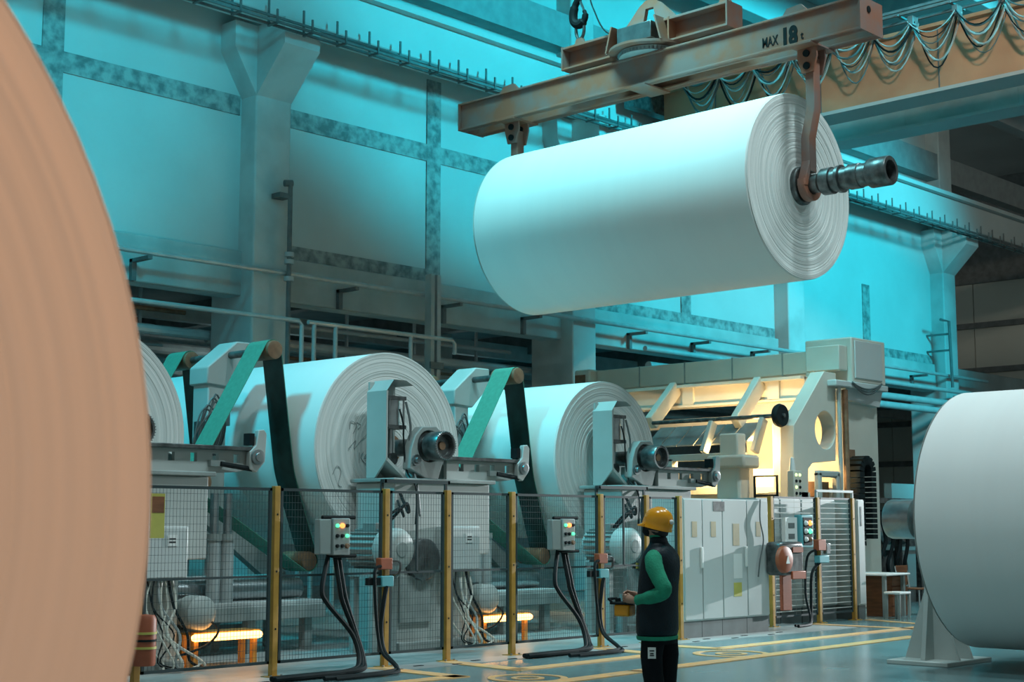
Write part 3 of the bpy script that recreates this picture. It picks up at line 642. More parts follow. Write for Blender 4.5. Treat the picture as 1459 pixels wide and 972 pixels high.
# drive motor
mo = thing('drive_motor', 'ribbed electric drive motor on the floor frame beside the unwind stand ' + WHICH[1], 'motor', (12.55, 14.1, 1.0), 'big drive motors')
prof = [(0.0, 13.72), (0.16, 13.72), (0.24, 13.76), (0.262, 13.80), (0.262, 13.98), (0.22, 13.99), (0.22, 14.55), (0.14, 14.58), (0.06, 14.6), (0.0, 14.6)]
build('housing', mb().lathe((12.62, 0, 1.29), prof, 32), M_GREY, mo)
m = mb()
for k in range(20):
    a_ = 2 * math.pi * k / 20; m.bar((12.62 + 0.235 * math.cos(a_), 14.0, 1.29 + 0.235 * math.sin(a_)), (12.62 + 0.235 * math.cos(a_), 14.52, 1.29 + 0.235 * math.sin(a_)), 0.05, 0.012, (math.cos(a_ + 1.57), 0, math.sin(a_ + 1.57)))
o = build('cooling_fins', m, M_GREYD, mo); o['kind'] = 'stuff'
build('fan_grille', mb().lathe((12.62, 13.72, 1.29), [(0.02, -0.012), (0.09, -0.012), (0.10, 0.0)], 24), M_GREYD, mo)
build('terminal_box', mb().box(12.52, 12.74, 14.1, 14.35, 1.5, 1.62), M_GREYD, mo, bev=0.01)
build('mount_frame', mb().box(12.42, 12.86, 14.0, 14.5, 0.95, 1.05).box(12.44, 12.52, 14.05, 14.13, 0.0, 0.95).box(12.76, 12.84, 14.05, 14.13, 0, 0.95).box(12.44, 12.52, 14.4, 14.48, 0, 0.95).box(12.76, 12.84, 14.4, 14.48, 0, 0.95), M_GREYD, mo)
build('motor_cable', mb().tube(spline([(12.66, 14.1, 1.56), (12.72, 13.95, 1.72), (12.86, 13.9, 1.86), (12.98, 14.0, 1.75), (13.0, 14.18, 2.0)], 5), 0.022, 6), M_BLACK, mo)
build('motor_cable', mb().tube(spline([(12.6, 14.1, 1.56), (12.60, 13.95, 1.70), (12.75, 13.9, 1.80), (12.9, 14.0, 1.70), (12.96, 14.18, 1.9)], 5), 0.018, 6), M_BLACK, mo)
# junction box and the loom under it
jb = thing('junction_box', 'flat grey junction box with a white label on the unwind stand ' + WHICH[1], 'electrical box', (13.95, 14.08, 1.0), 'junction boxes')
build('box', mb().box(13.66, 14.26, 13.98, 14.2, 1.0, 1.575), M_CAB, jb, bev=0.012)
build('lid', mb().box(13.68, 14.24, 13.965, 13.98, 1.02, 1.555), M_CAB, jb, bev=0.004)
build('label', mb().box(13.98, 14.10, 13.957, 13.965, 1.36, 1.48), M_WHITE, jb)
build('label_text', mb().box(14.0, 14.08, 13.954, 13.957, 1.395, 1.41).box(14.0, 14.08, 13.954, 13.957, 1.43, 1.445), M_BLACK, jb)
lo = thing('cable_loom', 'spray of thin hoses falling to the floor under the junction box ' + WHICH[1], 'cable', (14.0, 13.95, 0), 'hose looms')
for k in range(9):
    x = 13.75 + k * 0.045
    build('hose', mb().tube(spline([(x, 14.05, 1.0), (x + random.uniform(-.1, .05), 13.98, 0.7), (x + random.uniform(-.15, .25), 13.92, 0.4), (x + random.uniform(0, .35), 13.85 + random.uniform(-.1, .1), 0.12), (x + random.uniform(0.1, .4), 13.85, 0.03)], 5), random.choice((0.009, 0.012, 0.016)), 6), random.choice((M_CABLEL, M_BLACK, M_CREAM, M_CREAM)), lo)
# small gear motor
c = at(697, 853, Y=14.05)
gm = thing('gear_motor', 'small round gear motor low down beside the unwind stand ' + WHICH[1], 'motor', (c.x, 14.3, c.z - 0.3), 'small gear motors')
build('housing', mb().lathe((c.x, 0, c.z), [(0.0, 14.0), (0.14, 14.01), (0.19, 14.05), (0.19, 14.28), (0.15, 14.30), (0.15, 14.5), (0.0, 14.5)], 24), M_GREY, gm)
build('gearbox', mb().box(c.x - 0.17, c.x + 0.2, 14.42, 14.75, c.z - 0.2, c.z + 0.2), M_STEELD, gm, bev=0.02)
build('support', mb().box(c.x - 0.15, c.x + 0.2, 14.40, 14.8, 0, c.z - 0.2), M_GREYD, gm)
build('lead', mb().tube(spline([(c.x + 0.1, 14.0, c.z - 0.1), (c.x + 0.16, 13.95, c.z - 0.2), (c.x, 13.95, c.z - 0.35), (c.x - 0.35, 13.98, c.z - 0.45)], 5), 0.014, 6), M_BLACK, gm)
# amber tube lamp under a low yellow bench
c0, c1 = at(692, 887, Y=14.0), at(760, 886, Y=14.0)
bn = thing('yellow_step', 'low yellow steel step with plain legs by the unwind stand ' + WHICH[1], 'step', (c0.x + 0.4, 14.3, 0), 'yellow steps')
build('tread', mb().box(c0.x + 0.04, c1.x + 0.02, 14.08, 14.38, 0.365, 0.40), M_YELLOW, bn, bev=0.006)
for x, y in ((c0.x + 0.08, 14.12), (c1.x - 0.05, 14.12), (c0.x + 0.08, 14.34), (c1.x - 0.05, 14.34)): build('leg', mb().box(x - 0.03, x + 0.03, y - 0.03, y + 0.03, 0, 0.365), M_YELLOW, bn)
lp = thing('tube_lamp', 'glowing amber tube lamp under the yellow step by the unwind stand ' + WHICH[1], 'lamp', (c0.x + 0.4, 14.05, 0.28), 'amber tube lamps')
build('tube', mb().lathe((0, 14.04, 0.345), [(0.0, c0.x), (0.03, c0.x), (0.042, c0.x + 0.03), (0.042, c1.x - 0.03), (0.03, c1.x), (0.0, c1.x)], 14, 'X'), M_GLOWO, lp)
for x in (c0.x + 0.12, c1.x - 0.12): build('lamp_bracket', mb().box(x - 0.02, x + 0.02, 14.05, 14.084, 0.37, 0.395), M_YELLOW, lp)

# web table under the roll
wt = thing('web_table', 'low pale web table with steel roller beneath the unwound sheet ' + WHICH[1], 'table', (16.1, 15.7, 0), 'web tables')
build('table_top', mb().box(15.0, 17.2, 15.2, 16.15, 0.56, 0.64), M_TABLE, wt, bev=0.01)
build('apron_beam', mb().box(15.0, 17.2, 15.15, 15.22, 0.42, 0.58), M_GREYD, wt)
for x in (15.2, 16.1, 17.0):
    for y in (15.3, 16.05): build('leg', mb().box(x - 0.06, x + 0.06, y - 0.06, y + 0.06, 0, 0.56), M_GREYD, wt)
build('roller', mb().cyl((15.1, 15.6, 0.78), (17.1, 15.6, 0.78), 0.13, 20), M_STEEL, wt)
build('roller', mb().cyl((15.1, 15.97, 0.80), (17.1, 15.97, 0.80), 0.15, 20), M_TABLE, wt)

# belt drive arm
def belt_drive(label, dR):
    """two flat belts running over top pulleys, pressed on the flank of the roll"""
    d = 1.30 - dR
    t = thing('belt_drive', label, 'belt drive', (11.6, 16.5, 0), 'belt drives')
    P1 = Vector((11.95 + d * 0.9, 0, 3.86)); P2 = Vector((10.92, 0, 2.12)); P3 = Vector((12.62 + d * .3, 0, 1.12)); rp = 0.13
    Rr = dR + 0.014; cc_ = Vector((RX, 0, RZ))
    def ang(v): return math.atan2(v.z, v.x)
    def path():
        pts = []
        def wrap(c, r, a0, a1, k):   # clockwise from a0 to a1 (radians)
            while a1 > a0: a1 -= 2 * math.pi
            for i in range(k + 1):
                a_ = a0 + (a1 - a0) * i / k; pts.append((c.x + r * math.cos(a_), c.z + r * math.sin(a_)))
        d21 = P1 - P2; up_n = ang(Vector((-d21.z, 0, d21.x)))
        d1 = cc_ - P1; n1 = ang(d1) + math.acos((rp + Rr) / d1.length)
        d3 = P3 - cc_; m3 = ang(d3) - math.acos((rp + Rr) / d3.length)
        d32 = P2 - P3; lo_n = ang(Vector((-d32.z, 0, d32.x)))
        wrap(P1, rp, up_n, n1, 10)
        c0 = n1 + math.pi; c1 = m3 % (2 * math.pi)
        for i in range(7):
            a_ = c0 + (c1 - c0) * i / 6; pts.append((cc_.x + Rr * math.cos(a_), cc_.z + Rr * math.sin(a_)))
        wrap(P3, rp, m3 + math.pi, lo_n, 8)
        wrap(P2, rp, lo_n, up_n, 6)
        return pts
    pth = path(); n = len(pth)
    for y0 in (15.5, 17.35):
        y1 = y0 + 0.40
        def band(off, ia, ib):
            m = mb()
            cc = (sum(p[0] for p in pth) / n, sum(p[1] for p in pth) / n)
            idx = [i % n for i in range(ia, ib + 1)]
            rr = []
            for i in idx:
                p = Vector((pth[i][0], pth[i][1])); a = Vector(pth[(i - 1) % n]); b = Vector(pth[(i + 1) % n])
                tn = (b - a).normalized(); nn = Vector((tn.y, -tn.x))
                q = p - nn * off; r = p - nn * (off + 0.008)
                rr.append([(q.x, y0, q.y), (q.x, y1, q.y), (r.x, y1, r.y), (r.x, y0, r.y)])
            m.rings(rr); return m
        b_ = build('belt', band(0, 0, n), M_GREEN, t, smooth=50)
        build('belt_backing', band(-0.009, 9, 20), M_DGREEN, b_, smooth=50)
        for p, ya in ((P1, y0 - 0.05), (P2, y0), (P3, y0)):
            pu = build('pulley', mb().lathe((p.x, ya, p.z), [(0.0, 0.0), (0.09, 0.0), (0.12, 0.01), (0.125, 0.03), (0.125, 0.49), (0.0, 0.49)], 24), M_BRASS, t)
    build('pillar', mb().box(11.62, 11.92, 16.45, 16.8, 0.3, 3.55), M_GREY, t, bev=0.02)
    build('arm', mb().prism([(11.58, 3.45), (11.58, 3.68), (12.05, 4.06), (12.3 + d * .9, 4.06), (12.3 + d * .9, 3.78), (11.98, 3.42)], 'Y', 16.42, 16.84), M_GREY, t, bev=0.02)
    build('pulley_axle', mb().cyl((P1.x, 15.6, P1.z), (P1.x, 17.8, P1.z), 0.05, 12), M_STEELD, t)
    build('pulley_axle', mb().cyl((P2.x, 15.6, P2.z), (P2.x, 17.8, P2.z), 0.05, 12), M_STEELD, t)
    build('swing_arm', mb().prism([(10.95, 1.95), (11.15, 2.05), (12.75, 0.95), (12.6, 0.75)], 'Y', 16.15, 16.3), M_GREYD, t)
    build('column_foot', mb().box(11.4, 12.2, 16.3, 17.0, 0, 0.3), M_GREYD, t)
    for x in (10.98, 11.18):
        cy_ = build('hydraulic_cylinder', mb().cyl((x, 15.35, 0.64), (x, 15.35, 1.45), 0.085, 16), M_DUCT, t)
        build('piston', mb().cyl((x, 15.35, 1.45), (x, 15.35, 1.98), 0.055, 12), M_STEEL, cy_)
        build('gland', mb().cyl((x, 15.35, 1.40), (x, 15.35, 1.48), 0.1, 16), M_GREYD, cy_)
    for k in range(6):
        x = 11.45 + 0.03 * k
        build('hose', mb().tube(spline([(x, 16.4, 2.3), (x - random.uniform(.05, .25), 16.3, 2.7), (x + random.uniform(-.1, .1), 16.25, 3.05 + .05 * k), (x + 0.2, 16.3, 2.9), (x + .15, 16.4, 2.5)], 6), 0.013, 6), M_CABLE, t)
    build('valve_block', mb().box(11.47, 11.62, 16.38, 16.55, 2.25, 2.95), M_STEELD, t, bev=0.01)
    build('valve_block', mb().box(11.75, 11.9, 16.33, 16.45, 2.9, 3.15), M_STEEL, t, bev=0.01)
    return t
bd = belt_drive('pair of green belts on a bent grey arm driving the roll ' + WHICH[1], 1.30)
b2 = belt_drive('pair of green belts on a bent grey arm driving the roll ' + WHICH[2], 1.235); b2.location.x += PITCHX
dup(bd, (-PITCHX, 0, 0), 'pair of green belts on a bent grey arm driving the roll ' + WHICH[0])
for root in (st, mo, jb, lo, gm, bn, lp, wt):
    for d, w in ((-PITCHX, WHICH[0]), (PITCHX, WHICH[2])):
        if root in (gm, bn, lp, lo, jb) and d > 0: continue
        dup(root, (d, 0, 0), root['label'].replace(WHICH[1], w))

# ================================================================== GUARD FENCE
FY = 12.77
def fence_post(x, label, y=FY, h=2.0, m=M_YELLOW):
    t = thing('fence_post', label, 'fence post', (x, y, 0), 'yellow fence posts')
    build('upright', mb().box(x - 0.035, x + 0.035, y - 0.035, y + 0.035, 0.012, h), m, t, bev=0.005)
    build('base_plate', mb().box(x - 0.10, x + 0.10, y - 0.09, y + 0.07, 0.0, 0.012), m, t)
    for dx in (-0.07, 0.07): build('bolt', mb().cyl((x + dx, y - 0.06, 0.012), (x + dx, y - 0.06, 0.03), 0.014, 6), M_STEEL, t)
    for z in (0.5, 1.1, 1.7): build('hole', mb().cyl((x, y - 0.037, z), (x, y - 0.034, z), 0.012, 8), M_BLACK, t)
    return t
def fence_panel(x0, x1, label, name='wire_fence', y=FY, z0=0.14, z1=1.98, zm=1.05, wm=M_WIRE, fm=M_FRAME, sv=0.040, sh_=0.075, cat='fence', rv=0.0013, rh=0.0016):
    t = thing(name, label, cat, ((x0 + x1) / 2, y, z0), 'wire guard panels')
    fr = build('frame', mb().box(x0, x0 + 0.03, y - 0.015, y + 0.015, z0, z1).box(x1 - 0.03, x1, y - 0.015, y + 0.015, z0, z1)
               .box(x0, x1, y - 0.015, y + 0.015, z1 - 0.03, z1).box(x0, x1, y - 0.015, y + 0.015, z0, z0 + 0.03), fm, t)
    if zm: build('middle_rail', mb().box(x0, x1, y - 0.012, y + 0.012, zm - 0.012, zm + 0.012), fm, t)
    m = mb(); n = int((x1 - x0) / sv)
    for i in range(1, n):
        x = x0 + (x1 - x0) * i / n; m.box(x - rv, x + rv, y - rv, y + rv, z0, z1)
    n = int((z1 - z0) / sh_)
    for i in range(1, n):
        z = z0 + (z1 - z0) * i / n; m.box(x0, x1, y - 0.006, y - 0.006 + 2 * rh, z - rh, z + rh)
    o = build('wire_mesh', m, wm, t); o['kind'] = 'stuff'
    return t
PX = [6.6, 8.25, 9.92, 11.49, 12.47, 13.59, 15.30, 16.28, 17.03]
PL = ['hidden behind the orange roll', 'with the rusty cylinder, beside the orange roll', 'standing in front of the amber lamp by the first motor', 'carrying the red gate lock beside the first gate', 'on the hinge side of the first gate',
      'crossing the second amber tube lamp', 'carrying the red gate lock beside the second gate', 'behind the helmet of the worker', 'at the edge of the grey cabinet row']
for x, l in zip(PX, PL): fence_post(x, 'yellow fence post ' + l)
fence_panel(6.66, 8.19, 'black wire fence panel hidden by the orange roll')
fence_panel(8.31, 9.86, 'black wire fence panel in front of the first amber lamp')
fence_panel(9.98, 11.43, 'black wire fence panel with the first push-button box and hoses')
fence_panel(12.53, 13.53, 'black wire fence panel in front of the middle junction box')
fence_panel(13.65, 15.24, 'black wire fence panel with the second push-button box')
fence_panel(16.34, 16.97, 'narrow black wire fence panel between second gate and cabinets')
def gate(x0, x1, label):
    t = fence_panel(x0 + 0.06, x1 - 0.06, label, 'wire_gate', cat='gate')
    t['group'] = 'fence gates'
    build('gate_head', mb().box(x0 - 0.035, x1 + 0.035, FY - 0.015, FY + 0.03, 2.07, 2.11).box(x0 - 0.035, x0, FY + 0.035, FY + 0.06, 1.5, 2.1).box(x1, x1 + 0.035, FY + 0.035, FY + 0.06, 1.5, 2.1).box(x0 - .03, x0, FY - .015, FY + .06, 2.07, 2.11).box(x1, x1 + .03, FY - .015, FY + .06, 2.07, 2.11), M_FRAME, t)
    build('brace', mb().box((x0 + x1) / 2 - 0.012, (x0 + x1) / 2 + 0.012, FY - 0.012, FY + 0.012, 1.05, 1.97), M_FRAME, t)
    build('handle', mb().tube(spline([(x0 + 0.10, FY - 0.02, 1.02), (x0 + 0.12, FY - 0.10, 1.04), (x0 + 0.14, FY - 0.10, 1.16), (x0 + 0.10, FY - 0.02, 1.18)], 5), 0.014, 8), M_STEELD, t)
    l = thing('gate_lock', label.replace('wire gate', 'red switch lock on the gate'), 'lock', (x0, FY - 0.08, 0.95), 'gate locks')
    build('lock_body', mb().box(x0 - 0.18, x0 + 0.0, FY - 0.13, FY - 0.04, 1.09, 1.22), M_RED, l, bev=0.01)
    build('switch_body', mb().box(x0 - 0.16, x0 + 0.02, FY - 0.13, FY - 0.04, 0.90, 1.02), M_TEALM, l, bev=0.01)
    build('switch_back', mb().box(x0 - 0.34, x0 - 0.16, FY - 0.11, FY - 0.05, 0.92, 1.0), M_BLACK, l)
    build('latch_arm', mb().box(x0 + 0.0, x0 + 0.12, FY - 0.09, FY - 0.06, 1.13, 1.17), M_STEEL, l)
    return t
gate(11.49, 12.47, 'wire gate in front of the first big motor'); gate(15.30, 16.28, 'wire gate behind the worker')
# rusty cylinder on the leftmost visible post
x = 8.25
t = thing('warning_cylinder', 'rust-red ribbed cylinder strapped to the fence post beside the orange roll', 'canister', (x, FY - 0.148, 0.2))
build('body', mb().lathe((x, FY - 0.148, 0.24), [(0.0, 0), (0.10, 0), (0.11, 0.02), (0.11, 0.44), (0.09, 0.48), (0.0, 0.49)], 24, 'Z'), M_RED, t)
for z in (0.40, 0.47, 0.54): build('band', mb().lathe((x, FY - 0.148, z), [(0.10, 0), (0.116, 0.0), (0.116, 0.022), (0.10, 0.022)], 24, 'Z'), M_SIGNY if z != 0.47 else M_BLACK, t)
# warning sign on the first panel
c = at(226, 738, Y=FY - 0.02)
t = thing('warning_sign', 'small yellow and brown warning sign on the fence beside the orange roll', 'sign', (c.x, FY - 0.02, c.z - 0.3))
build('plate', mb().box(c.x - 0.1, c.x + 0.06, FY - 0.035, FY - 0.025, c.z - 0.20, c.z + 0.24), M_SIGNY, t)
build('picture', mb().box(c.x - 0.09, c.x + 0.05, FY - 0.038, FY - 0.035, c.z + 0.05, c.z + 0.21), M_WOOD, t)

# push-button boxes with their hoses
def button_box(px_, py_, label, hl):
    c = at(px_, py_, Y=FY - 0.16); x, z = c.x, c.z; y = FY - 0.16
    t = thing('push_button_box', label, 'control box', (x, y, z - 0.2), 'push button boxes')
    build('box', mb().box(x - 0.03, x + 0.21, y, y + 0.12, z - 0.2, z + 0.2), M_BOX, t, bev=0.01)
    build('side_box', mb().box(x - 0.2, x - 0.04, y + 0.02, y + 0.12, z - 0.19, z + 0.19), M_BOX, t, bev=0.01)
    build('rail', mb().cyl((x - 0.14, y + 0.06, z + 0.21), (x + 0.32, y + 0.06, z + 0.21), 0.022, 10), M_BLACK, t)
    build('rail', mb().cyl((x + 0.0, y + 0.06, z - 0.21), (x + 0.34, y + 0.06, z - 0.21), 0.022, 10), M_BLACK, t)
    cols = [M_LEDG, M_LEDR, M_BLACK, M_BLACK, M_BLACK, M_LEDG, M_BLACK, M_BLACK, M_BRASS]
    for k in range(9):
        bx, bz = x + 0.02 + 0.07 * (k % 3), z + 0.12 - 0.11 * (k // 3); r = 0.028 if k in (1, 8) else 0.02
        build('button', mb().lathe((bx, y, bz), [(0.0, -0.03), (r * .8, -0.03), (r, -0.02), (r, 0.0)], 12), cols[k], t)
    build('bracket', mb().box(x + 0.02, x + 0.16, y + 0.12, FY - 0.01, z - 0.1, z + 0.1), M_STEELD, t)
    h = thing('control_hose', hl, 'hose', (x, y, 0), 'control hoses')
    fy = 12.55
    for k, dx in enumerate((0.0, 0.09, 0.14)):
        build('hose', mb().tube(spline([(x + dx, y + 0.112, z - 0.195), (x + dx + (-0.16 if k == 0 else 0.0), y + 0.02, z - 0.55), (x + dx + (-0.1 if k == 0 else 0.03), y, 0.75), (x + 0.22 + dx * .4, y - 0.05, 0.40), (x + 0.22 + dx * .5, fy - 0.1, 0.12), (x - 0.05 + dx, fy - 0.25, 0.05 + .0), (x - 0.7 + dx, fy - 0.3 + dx * .5, 0.04), (x - 1.05, fy - 0.28 + dx * .5, 0.035)], 6), 0.028, 8), M_BLACK, h)
    return t
button_box(478, 765, 'push-button box with lit red and green lamps on the fence before the first motor', 'black hoses dropping to the floor from the first push-button box')
button_box(804, 762, 'push-button box with lit red and green lamps on the fence near the worker', 'black hoses dropping to the floor from the second push-button box')
for x0, l in ((11.49, 'black hose looping from the first gate switch to the floor'), (15.30, 'black hose looping from the second gate switch to the floor')):
    y = FY - 0.12
    single('switch_hose', mb().tube(spline([(x0 - 0.08, y, 0.905), (x0 - 0.12, y, 0.75), (x0 - 0.16, y, 0.45), (x0 - 0.2, y - 0.1, 0.2), (x0 - 0.3, y - 0.42, 0.05), (x0 - 0.6, y - 0.62, 0.035), (x0 - 1.0, y - 0.66, 0.032), (x0 - 1.5, y - 0.64, 0.032)], 6), 0.026, 8).tube(spline([(x0 - 0.17, y, 1.13), (x0 - 0.25, y, 1.10), (x0 - 0.28, y - 0.02, 0.95), (x0 - 0.26, y - 0.04, 0.5), (x0 - 0.27, y - .14, 0.2), (x0 - 0.34, y - 0.46, 0.06), (x0 - 0.6, y - 0.69, 0.03), (x0 - 1.4, y - 0.71, 0.025)], 6), 0.018, 8), M_BLACK, l, 'hose', 'switch hoses')

# ================================================================== CABINETS
def cabinet(x0, x1, y0, y1, zt, label, handle=None, plate=None, name='electrical_cabinet', vents=False, dark=False):
    t = thing(name, label, 'cabinet', ((x0 + x1) / 2, (y0 + y1) / 2, 0), 'electrical cabinets')
    mm = M_CAB if not dark else M_GREYD
    build('plinth', mb().box(x0 + 0.005, x1 - 0.005, y0 + 0.03, y1, 0, 0.24), M_CABD, t)
    build('body', mb().box(x0 + 0.003, x1 - 0.003, y0 + 0.02, y1, 0.24, zt), mm, t)
    d = build('door', mb().box(x0 + 0.012, x1 - 0.012, y0, y0 + 0.02, 0.26, zt - 0.015), mm, t, bev=0.005)
    if handle: build('handle', mb().box(x0 + handle, x0 + handle + 0.05, y0 - 0.035, y0, 0.98, 1.28), M_WHITE, d, bev=0.012)
    if plate:
        for (u, z, w, h, m_) in plate: build('plate', mb().box(x0 + u, x0 + u + w, y0 - 0.004, y0, z, z + h), m_, d)
    if vents: build('vent_grille', mb().box(x0 + 0.08, x1 - 0.1, y0 - 0.006, y0, zt - 0.45, zt - 0.12), M_STEELD, d)
    return t
M_TAN = mat('tan_label', (0.50, 0.42, 0.26), 0.6)
CXs = [at(x, 905, Y=12.78).x for x in (977, 1003, 1032, 1067, 1098)]
ZT = at(1030, 711, Y=12.78).z
CABN = ['grey electrical cabinet beside the worker with one tan label', 'grey electrical cabinet with a small grey plate at its top edge', 'grey electrical cabinet with three stickers below each other', 'grey electrical cabinet with a dangling cable beside the hose reel']
for i in range(4):
    w = CXs[i + 1] - CXs[i]
    pl = [(w * .42, ZT - 0.55, 0.12, 0.22, M_TAN)]
    if i == 1: pl.append((w * .55, ZT - 0.18, 0.28, 0.14, M_STEELD))
    if i == 2: pl = [(w * .42, ZT - 0.68, 0.16, 0.32, M_TAN), (w * .42, ZT - 1.16, 0.22, 0.36, M_WHITE), (w * .42, ZT - 1.42, 0.2, 0.2, M_SIGNY)]
    cabinet(CXs[i], CXs[i + 1], 12.78, 13.35, ZT, CABN[i], handle=(w - 0.07 if i == 0 else None) or (w - 0.08 if i == 2 else None), plate=pl)
xe = CXs[4]
single('dangling_cable', mb().tube(spline([(xe - 0.22, 12.77, ZT), (xe - 0.28, 12.74, ZT - 0.3), (xe - 0.2, 12.74, ZT - 0.6), (xe - 0.3, 12.74, ZT - 0.9), (xe - 0.34, 12.75, ZT - 1.15)], 6), 0.012, 6), M_CABLE, 'thin cable dangling down the last grey cabinet door', 'cable')
# fence bay to the right of the cabinets
Y2 = 13.3
X2 = [at(1101, 890, Y=Y2).x, at(1168, 888, Y=Y2).x, at(1218, 884, Y=Y2).x]
h2 = at(1168, 709, Y=Y2).z
for x, l in zip(X2, ('behind the hose reel at the end of the cabinets', 'beside the gate with the small red lock', 'at the far end next to the narrow white cabinet')): fence_post(x, 'orange fence post ' + l, Y2, h2)
fence_panel(X2[0] + 0.06, X2[1] - 0.06, 'pale wire fence panel behind the hose reel', y=Y2, z1=h2, zm=None, wm=M_WIREL, sv=0.5, sh_=0.085, rh=0.006)
t = fence_panel(X2[1] + 0.06, X2[2] - 0.06, 'pale wire gate between the two far orange posts', 'wire_gate', y=Y2, z1=h2, zm=None, wm=M_WIREL, sv=0.5, sh_=0.085, rh=0.006, cat='gate')
build('gate_head', mb().box(X2[1] - 0.03, X2[2] + 0.03, Y2 - 0.02, Y2 + 0.02, h2 + 0.09, h2 + 0.13).box(X2[1] - .03, X2[1], Y2 - .02, Y2 + .02, h2, h2 + .1).box(X2[2], X2[2] + .03, Y2 - .02, Y2 + .02, h2, h2 + .1), M_CAB, t)
cabinet(X2[0] + 0.1, X2[1] - 0.62, 13.62, 14.2, h2 - 0.02, 'dull grey cabinet behind the pale wire fence with the hose reel', name='switch_cabinet')
cabinet(X2[1] - 0.60, X2[1] + 0.02, 13.62, 14.2, h2 - 0.02, 'dull grey cabinet behind the control panel on the pale wire fence', name='switch_cabinet')
cabinet(X2[1] + 0.04, X2[2] + 0.0, 13.62, 14.2, h2 - 0.02, 'dull grey cabinet behind the pale wire gate', name='switch_cabinet')
cabinet(X2[2] + 0.11, at(1236, 884, Y=13.25).x, 13.25, 14.1, at(1225, 712, Y=13.25).z, 'narrow white end cabinet with a vent grille beside the far orange post', vents=True, name='end_cabinet')
# hose reel
c = at(1116, 797, Y=12.58)
RO = -0.45
t = thing('hose_reel', 'rusty red and grey hose reel mounted in front of the pale wire fence', 'hose reel', (c.x, 12.6, c.z - 0.25))
build('drum_disc', mb().lathe((c.x - 0.17, 12.93 + RO, c.z), [(0.0, -0.09), (0.10, -0.09), (0.19, -0.06), (0.20, -0.04), (0.20, 0.0), (0.0, 0.0)], 28), M_RED, t)
build('case', mb().box(c.x - 0.2, c.x + 0.42, 12.93 + RO, 13.22 + RO, c.z - 0.24, c.z + 0.26), M_STEELD, t, bev=0.05)
build('case_lip', mb().box(c.x + 0.05, c.x + 0.42, 12.90 + RO, 12.94 + RO, c.z - 0.30, c.z - 0.18), M_RED, t, bev=0.01)
build('case_window', mb().box(c.x + 0.10, c.x + 0.38, 12.915 + RO, 12.93 + RO, c.z + 0.10, c.z + 0.18), M_RED, t)
build('mark', mb().prism([(c.x - 0.22, c.z - 0.06), (c.x - 0.12, c.z - 0.06), (c.x - 0.17, c.z + 0.06)], 'Y', 12.832 + RO, 12.842 + RO), M_WHITE, t)
build('mount', mb().box(c.x + 0.04, c.x + 0.3, 13.22 + RO, Y2 - 0.02, c.z - 0.1, c.z + 0.1), M_STEELD, t)
build('red_tag', mb().box(c.x + 0.17, c.x + 0.42, 13.16 + RO, 13.22 + RO, c.z - 0.78, c.z - 0.24), M_RED, t, bev=0.01)
# panel board with lamps on the same fence
c = at(1133, 757, Y=13.2)
t = thing('lamp_panel', 'small dark lamp panel with a red light above the hose reel', 'control box', (c.x, 13.2, c.z - 0.25))
build('box', mb().box(c.x + 0.10, c.x + 0.44, 13.14, 13.28, c.z - 0.26, c.z + 0.26), M_TEALM, t, bev=0.01)
build('front', mb().box(c.x + 0.14, c.x + 0.40, 13.13, 13.14, c.z - 0.22, c.z + 0.22), M_BLACK, t)
for k in range(6):
    build('lamp', mb().lathe((c.x + 0.20 + 0.13 * (k % 2), 13.13, c.z + 0.13 - 0.13 * (k // 2)), [(0.0, -0.04), (0.035, -0.03), (0.045, 0.0)], 12), (M_WHITE, M_LEDR, M_WHITE, M_LEDG, M_WHITE, M_BRASS)[k], t)
build('notice', mb().box(c.x - 0.28, c.x + 0.06, 13.2, 13.27, c.z - 0.42, c.z + 0.22), M_LEDY if False else M_WHITE, t)
for z in (0.05, -0.12, -0.28): build('notice_row', mb().box(c.x - 0.2, c.x - 0.02, 13.195, 13.2, c.z + z, c.z + z + 0.08), M_DARKST, t)
x0 = X2[1]
l = thing('gate_lock', 'small red switch lock on the far orange fence post by the pale gate', 'lock', (x0, Y2 - 0.1, 0.95), 'gate locks')
build('lock_body', mb().box(x0 - 0.2, x0 + 0.03, Y2 - 0.14, Y2 - 0.035, 1.18, 1.36), M_RED, l, bev=0.01)
build('switch_body', mb().box(x0 - 0.18, x0 + 0.12, Y2 - 0.14, Y2 - 0.035, 0.98, 1.10), M_TEALM, l, bev=0.01)
build('latch', mb().box(x0 + 0.08, x0 + 0.2, Y2 - 0.12, Y2 - 0.05, 1.12, 1.3), M_STEEL, l, bev=0.01)
single('floor_cable', mb().tube(spline([(x0 - 0.1, Y2 - 0.08, 0.98), (x0 - 0.3, Y2 - 0.06, 0.8), (x0 - 0.34, Y2 - 0.06, 0.3), (x0 - 0.5, Y2 - 0.15, 0.05), (x0 - 0.9, Y2 - 0.35, 0.03), (x0 - 1.3, Y2 - 0.42, 0.03)], 6), 0.025, 8).tube(spline([(x0 - .1, Y2 - .08, 1.2), (x0 - 0.42, Y2 - .06, 1.08), (x0 - 0.5, Y2 - .06, .5), (x0 - .6, Y2 - .2, .05), (x0 - 1.2, Y2 - .3, .03)], 6), 0.02, 8), M_BLACK, 'black cables hanging from the far gate switch and lying on the floor', 'cable')

